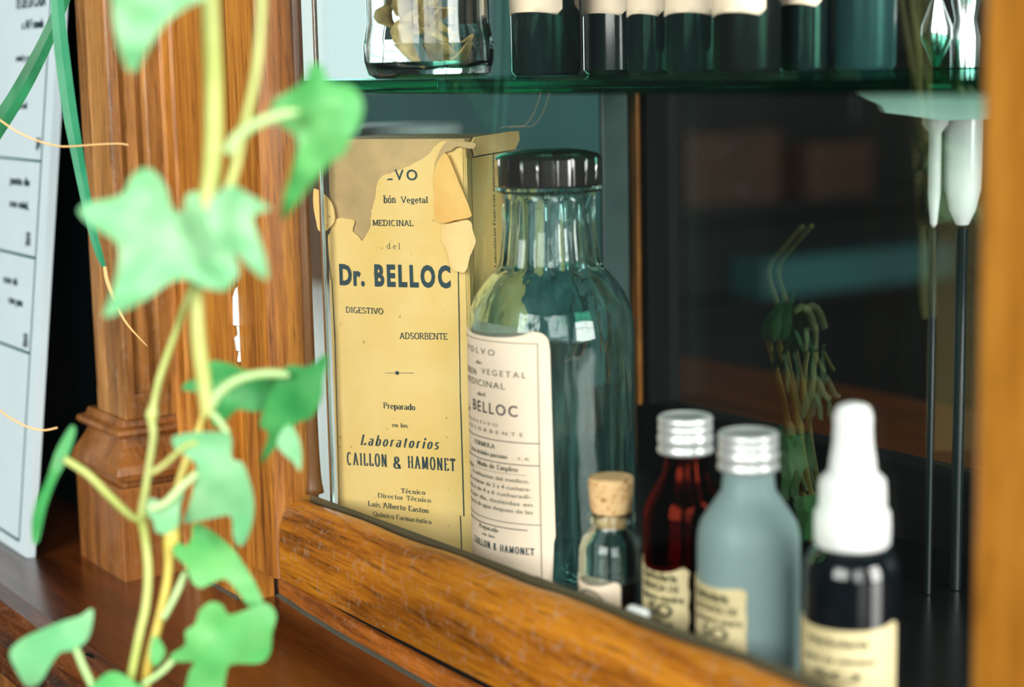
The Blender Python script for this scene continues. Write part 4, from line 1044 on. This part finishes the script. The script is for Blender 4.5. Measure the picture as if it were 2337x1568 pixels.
shelf_bottle(1492, 120, .625, tb, (1433, 1514, 39), 'slim dark bottle with cream label, third to the right of the herb jar')
shelf_bottle(1590, 146, .595, tb, (1519, 1632, 37), 'dark teal-glinting bottle with cream label, fourth to the right of the herb jar')
shelf_bottle(1705, 156, .565, M['black'], (1629, 1745, 37), 'black bottle with cream label, fifth to the right of the herb jar')
shelf_bottle(1838, 118, .577, tb, (1780, 1872, 18), 'dark bottle whose label ends higher, sixth to the right of the herb jar')
shelf_bottle(1975, 140, .572, M['tealb'], None, 'wide dark teal bottle without label, beside the added post')
# storage jar behind the carton
p = at(938, 300, .86); s = PPM(.86); zl = at(938, 282, .86).z
sj = thing('storage_jar', 'dark storage jar with silver metal lid, standing behind the torn carton', 'jar', (p.x, p.y, ZL))
rj2 = 118/s
lathe('jar_body', [(0, 0), (rj2*.95, 0), (rj2, .004), (rj2, zl-ZL-.03), (rj2*.85, zl-ZL-.015), (rj2*.85, zl-ZL-.009), (0, zl-ZL-.009)], M['darkbottle'], sj, n=48)
lathe('metal_lid', [(0, zl-ZL-.0088), (rj2, zl-ZL-.0088), (rj2*1.01, zl-ZL-.001), (rj2*.95, zl-ZL), (0, zl-ZL)], M['lidwhite'], sj, n=48)

# ------------------------------------------------------------------ menu board
B0 = Vector((-.3116, -.0651, ZL)); B1 = on(135, 0, 0, -.3116)
ub = (B1-B0).normalized(); xb_ = Vector((-1, 0, 0)); nbd = xb_.cross(ub).normalized()
if nbd.y > 0: nbd = -nbd
bd = thing('menu_board', 'white handwritten price board with green ruled boxes, leaning at the left of the pilaster', 'sign', tuple(B0))
BWd, BHd = .30, .30
vs = [B0+xb_*u+ub*v-nbd*w for u in (0, BWd) for v in (.0003, BHd) for w in (0, .004)]
bmm = bmesh.new(); V = [bmm.verts.new(v) for v in vs]
for q in ((0, 1, 3, 2), (4, 6, 7, 5), (0, 4, 5, 1), (2, 3, 7, 6), (0, 2, 6, 4), (1, 5, 7, 3)): bmm.faces.new([V[i] for i in q])
bmesh.ops.recalc_face_normals(bmm, faces=bmm.faces)
frombm('board', bmm, M['sign'], bd, world=True)
def bo(px, py):
    p = onp(px, py, B0, nbd); return ((p-B0).dot(-xb_), (p-B0).dot(ub))
pm = Print(lambda u, v: B0-xb_*u+ub*v+nbd*.0003)
def mrule(x0, y0, x1, y1, w, ink='signline'): pm.rule(ink, *bo(x0, y0), *bo(x1, y1), w)
uR = bo(95, 370)[0]
for (px, py, w) in ((92, 368, .0010), (76, 588, .0012), (64, 805, .0012), (38, 1230, .0012)):
    v = bo(px, py)[1]; pm.rule('signline', uR, v, -.28, v, w)
pm.rule('signline', uR, bo(38, 1230)[1], uR, .29, .0010)
def mt(txt, x1, y, hpx, wpx, ink='marker', **kw):
    (u1, v) = bo(x1, y); sc = (bo(x1, y-10)[1]-v)/10
    pm.line(ink, txt, u1-wpx*sc*1.25, v, u1, hpx*sc*1.25, style='sans', **{**dict(bold=.03), **kw})
mt('TÉ DE LA CASA', 105, 12, 22, 170)
mt('s. M F canela', 100, 62, 17, 120)
mt('miel y pan', 78, 138, 12, 100)
mt('natural', 62, 248, 13, 90)
mt('$4', 92, 340, 22, 22)
mt('pasta de', 68, 425, 16, 110)
mt('con miel,', 66, 478, 15, 110)
mt('$3½', 70, 560, 24, 26)
mt('con té', 40, 652, 15, 80)
mt('con pan', 52, 700, 15, 80)
mt('$3½', 64, 792, 24, 26)
pm.build(bd, {'signline': 'ruled_lines', 'marker': 'handwriting'}, world=True)

# ------------------------------------------------------------------ ivy
ivy = thing('hanging_ivy', 'pale green ivy trailing on thin stems in front of the wooden pilaster', 'plant', tuple(at(420, 900, .45)))
def dy_(y): return .455+.037*max(0, min(1, (y-500)/250))
def leaf(pts, mat, d, tilt=(0, 0), cup=.006, seed=0, veins=True):
    c = (sum(p[0] for p in pts)/len(pts), sum(p[1] for p in pts)/len(pts))
    q = crom([(a, b, 0) for a, b in pts], 4, True); uv = [(p.x, p.y) for p in q]
    def f(x, y):
        dx, dy = (x-c[0])/220, (y-c[1])/220
        dd = d+tilt[0]*dx+tilt[1]*dy+cup*(dx*dx+dy*dy)+.0022*noise.noise(Vector((x/70, y/70, seed)))
        return at(x, y, dd), -sight(x, y).normalized()
    return sheet('leaf', uv, mat, ivy, f, 16, .0005, world=True)
LV = [
 ([(180, 482), (203, 462), (249, 454), (282, 439), (298, 406), (318, 386), (339, 383), (364, 403), (382, 434), (390, 467), (405, 485), (418, 478), (425, 447), (448, 437), (471, 447), (490, 480), (515, 540), (545, 615), (527, 648), (512, 664), (466, 656), (430, 638), (390, 643), (339, 679), (282, 709), (237, 722), (257, 666), (270, 610), (272, 564), (249, 539), (211, 516)], 'leaf', .425, (.006, -.008)),
 ([(488, 449), (517, 426), (538, 424), (568, 444), (617, 475), (578, 493), (589, 539), (606, 590), (609, 638), (573, 613), (543, 582), (505, 565), (475, 520), (474, 470)], 'leaf', .418, (-.01, 0)),
 ([(250, -60), (256, 0), (262, 60), (275, 120), (290, 155), (303, 165), (318, 150), (345, 100), (380, 50), (430, 15), (480, -10), (560, -60), (400, -80)], 'leaf', .405, (.004, .006)),
 ([(708, 145), (739, 154), (750, 185), (804, 199), (828, 233), (821, 281), (801, 315), (787, 350), (750, 375), (710, 420), (670, 475), (643, 504), (648, 446), (670, 380), (680, 320), (650, 292), (620, 268), (625, 232), (665, 205), (697, 180)], 'leaf2', .42, (-.012, .004)),
 ([(476, 826), (520, 828), (565, 845), (620, 850), (650, 880), (640, 920), (590, 940), (545, 935), (520, 955), (490, 975), (478, 940), (470, 900), (416, 890), (432, 868), (480, 866)], 'leaf3', .488, (0, .006)),
 ([(742, 808), (748, 826), (738, 869), (735, 906), (712, 952), (678, 966), (645, 1005), (592, 1060), (612, 992), (592, 972), (602, 932), (612, 906), (645, 845), (668, 833), (705, 836)], 'leaf3', .482, (-.016, .006)),
 ([(652, 972), (672, 979), (688, 1025), (685, 1075), (672, 1058), (632, 1015)], 'leaf', .484, (0, 0)),
 ([(393, 999), (423, 989), (479, 985), (526, 992), (529, 1045), (552, 1055), (566, 1085), (579, 1141), (576, 1191), (562, 1234), (546, 1247), (532, 1224), (526, 1178), (479, 1184), (420, 1194), (430, 1158), (446, 1092), (446, 1058), (416, 1035), (398, 1022)], 'leaf', .482, (-.004, .010)),
 ([(342, 1138), (378, 1144), (413, 1109), (420, 1125), (410, 1157), (407, 1199), (378, 1219), (355, 1212), (349, 1190), (334, 1167)], 'leaf', .484, (0, 0)),
 ([(439, 1199), (465, 1199), (527, 1248), (556, 1287), (585, 1335), (600, 1377), (575, 1390), (543, 1352), (514, 1322), (481, 1332), (459, 1342), (439, 1329), (426, 1296), (395, 1261), (404, 1238), (426, 1245), (437, 1225)], 'leaf2', .493, (.006, -.010)),
 ([(455, 1394), (481, 1374), (507, 1381), (524, 1403), (575, 1387), (608, 1377), (630, 1403), (621, 1445), (616, 1491), (592, 1514), (527, 1517), (514, 1552), (500, 1600), (426, 1600), (430, 1539), (442, 1512), (397, 1510), (391, 1494), (423, 1471), (423, 1442), (446, 1423)], 'leaf2', .487, (.004, .006)),
 ([(22, 1493), (41, 1465), (81, 1443), (142, 1418), (183, 1406), (211, 1390), (209, 1433), (195, 1465), (162, 1485), (138, 1489), (114, 1520), (97, 1550), (75, 1570), (57, 1562), (37, 1530)], 'leaf', .486, (.006, .010)),
 ([(166, 971), (172, 988), (150, 1054), (127, 1099), (105, 1160), (89, 1232), (75, 1237), (72, 1193), (83, 1143), (105, 1099), (127, 1032), (153, 984)], 'leaf3', .495, (0, .004)),
 ([(200, 1590), (215, 1560), (252, 1533), (290, 1545), (330, 1580), (330, 1620), (210, 1620)], 'leaf2', .486, (0, 0)),
 ([(352, 1450), (370, 1468), (377, 1495), (352, 1522), (342, 1500), (344, 1470)], 'leaf2', .492, (0, 0)),
]
for k, (pts, m_, d, tl_) in enumerate(LV): leaf(pts, M[m_], d, tl_, seed=k)
def stem(name, pts, wpx, mat, dfun=None, off=0):
    W_ = wpx if isinstance(wpx, list) else [wpx]*len(pts)
    P3, R3 = [], []
    for (x, y), w_ in zip(pts, W_):
        d = (dfun(y) if dfun else dy_(y))+off; P3.append(at(x, y, d)); R3.append(w_/2/PPM(d))
    return tube(name, P3, R3, M[mat], ivy)
stem('stem', [(282, 1620), (300, 1540), (318, 1450), (333, 1380), (338, 1300), (330, 1220), (325, 1180), (335, 1100), (350, 1000), (347, 965), (347, 945), (352, 920), (365, 860), (400, 760), (425, 690), (445, 640)], [22, 20, 20, 20, 19, 20, 24, 18, 18, 20, 30, 18, 18, 17, 17, 17], 'stem', off=.002)
stem('stem', [(322, 1620), (340, 1510), (360, 1430), (378, 1350), (386, 1290), (392, 1225), (398, 1195), (405, 1120), (430, 1040), (462, 960), (470, 920)], [24, 23, 23, 22, 22, 40, 24, 20, 20, 20, 24], 'stem2', off=.004)
stem('stem', [(472, 950), (466, 880), (455, 800), (448, 700), (450, 640), (472, 500), (487, 350), (488, 200), (482, 60), (478, -60), (465, -500), (470, -1100)], [22, 32, 32, 30, 34, 44, 44, 42, 42, 42, 38, 30], 'stem', dfun=lambda y: .44-.012*(1-min(1, max(0, y)/900)))
stem('stem', [(640, -900), (612, -400), (600, -60), (594, 60), (582, 180), (556, 300), (535, 390), (516, 445)], 22, 'stem', dfun=lambda y: .43)
stem('leaf_stalk', [(520, 350), (540, 315), (580, 285), (640, 262), (680, 255)], [26, 26, 26, 24, 10], 'petiole', dfun=lambda y: .415)
stem('leaf_stalk', [(478, 935), (500, 897), (540, 868), (590, 854), (638, 853), (660, 858)], [22, 24, 24, 22, 22, 10], 'petiole', dfun=lambda y: .478)
stem('leaf_stalk', [(148, 1048), (200, 1082), (250, 1132), (300, 1178), (328, 1186)], 18, 'stem', dfun=lambda y: .493)
stem('leaf_stalk', [(322, 1565), (370, 1532), (410, 1492), (450, 1470)], 15, 'petiole', dfun=lambda y: .490)
stem('leaf_stalk', [(172, 1478), (190, 1522), (215, 1575), (232, 1620)], 16, 'petiole', dfun=lambda y: .488)
stem('leaf_stalk', [(372, 1412), (395, 1370), (425, 1305)], 16, 'petiole', dfun=lambda y: .494)
stem('leaf_stalk', [(340, 1160), (375, 1150), (410, 1115), (450, 1080)], 18, 'petiole', dfun=lambda y: .481)
stem('leaf_stalk', [(345, 1080), (375, 1060), (420, 1020), (450, 1010)], 12, 'stem', dfun=lambda y: .481)
stem('leaf_stalk', [(470, 930), (500, 960), (520, 990)], 16, 'petiole', dfun=lambda y: .481)

# strap-leaved plant and dry tendrils
def strap(name, pts, wid, d0, d1, mat, parent, fold=.25):
    q = crom([(x, y, w_) for (x, y), w_ in zip(pts, wid)], 6); vs, fs = [], []; n = len(q)
    for i, p in enumerate(q):
        t = i/(n-1); d = d0+(d1-d0)*t; a, b = q[max(i-1, 0)], q[min(i+1, n-1)]
        tg = Vector((b.x-a.x, b.y-a.y)).normalized(); nx, ny = -tg.y, tg.x; h = p.z/2
        hh = h/PPM(d)*fold
        for sgn, dd in ((-1, -hh), (0, hh), (1, -hh)): vs.append(at(p.x+nx*h*sgn, p.y+ny*h*sgn, d+dd))
        for sgn, dd in ((-1, -hh), (0, hh), (1, -hh)): vs.append(at(p.x+nx*h*sgn, p.y+ny*h*sgn, d+dd+.0005))
    for i in range(n-1):
        a, b = 6*i, 6*i+6
        for u, v in ((0, 1), (1, 2), (5, 4), (4, 3)): fs.append((a+u, a+v, b+v, b+u))
        fs.append((a+2, a+5, b+5, b+2)); fs.append((a+3, a, b, b+3))
    fs.append((0, 3, 4, 1)); fs.append((1, 4, 5, 2)); e_ = 6*(n-1); fs.append((e_, e_+1, e_+4, e_+3)); fs.append((e_+1, e_+2, e_+5, e_+4))
    o = mesh(name, vs, fs, M[mat], parent, False, True)
    bm = bmesh.new(); bm.from_mesh(o.data); bmesh.ops.recalc_face_normals(bm, faces=bm.faces); bm.to_mesh(o.data); bm.free()
    return o
sp = thing('hanging_strap_leaf', 'long narrow green strap leaf with dry tip hanging past the pilaster', 'leaf', tuple(at(130, 0, .61)))
strap('blade', [(127, -60), (133, 40), (145, 150), (160, 260), (178, 360), (195, 450), (212, 530), (228, 585), (240, 614)], [30, 32, 34, 33, 28, 24, 20, 16, 8], .60, .625, 'blade', sp)
tp_ = tube('dry_tip', [at(239, 608, .6245), at(246, 645, .625), at(268, 700, .626), at(292, 742, .627), at(336, 790, .628)], [.0007, .0008, .0006, .0004, .0002], M['dry'], sp)
s2 = thing('hanging_strap_leaf', 'dark green strap leaf slanting across the menu board, cut by the left edge', 'leaf', tuple(at(60, 180, .63)))
strap('blade', [(-40, 340), (10, 265), (50, 200), (90, 125), (118, 65), (150, -10), (180, -60)], [44, 42, 40, 36, 32, 28, 20], .63, .64, 'blade2', s2)
t1 = tube('hanging_tendril', [at(-30, 250, .6), at(0, 274, .6), at(40, 301, .6), at(85, 321, .6), at(130, 333, .6), at(165, 334, .6), at(220, 330, .6), at(270, 328, .6), at(293, 331, .6)], .00032, M['dry'])
tag(t1, 'thin dry tan tendril crossing in front of the upper menu board and strap leaf', 'tendril')
t2 = tube('hanging_tendril', [at(-30, 915, .6), at(0, 937, .6), at(30, 958, .6), at(65, 975, .6), at(100, 982, .6), at(131, 976, .6)], .00034, M['dry'])
tag(t2, 'short dry tan tendril over the lower part of the menu board', 'tendril')
# small dark fleck on the ledge
fk = on(205, 1503, 2, ZL)
f_ = sheet('seed_husk', [(-.003, -.0006), (-.0015, .0008), (.001, .0011), (.003, .0006), (.0015, -.0002), (-.0008, -.0007)], M['black'], None, lambda u, v: (Vector((fk.x+u, fk.y+v, ZL+.0009+.0006*math.cos(u*500))), Vector((0, 0, 1))), .0006, .0008)
tag(f_, 'small black husk lying on the counter near its moulded edge', 'husk')

# ------------------------------------------------------------------ view
vs_ = SC.view_settings; vs_.view_transform = 'Standard'; vs_.look = 'None'; vs_.gamma = 1; vs_.exposure = 0.0; vs_.use_curve_mapping = False
cy = SC.cycles
cy.use_denoising = True; cy.max_bounces = 14; cy.transmission_bounces = 14; cy.transparent_max_bounces = 24; cy.glossy_bounces = 6; cy.diffuse_bounces = 4
cy.caustics_reflective = False; cy.caustics_refractive = True; cy.blur_glossy = .6; cy.sample_clamp_indirect = 3
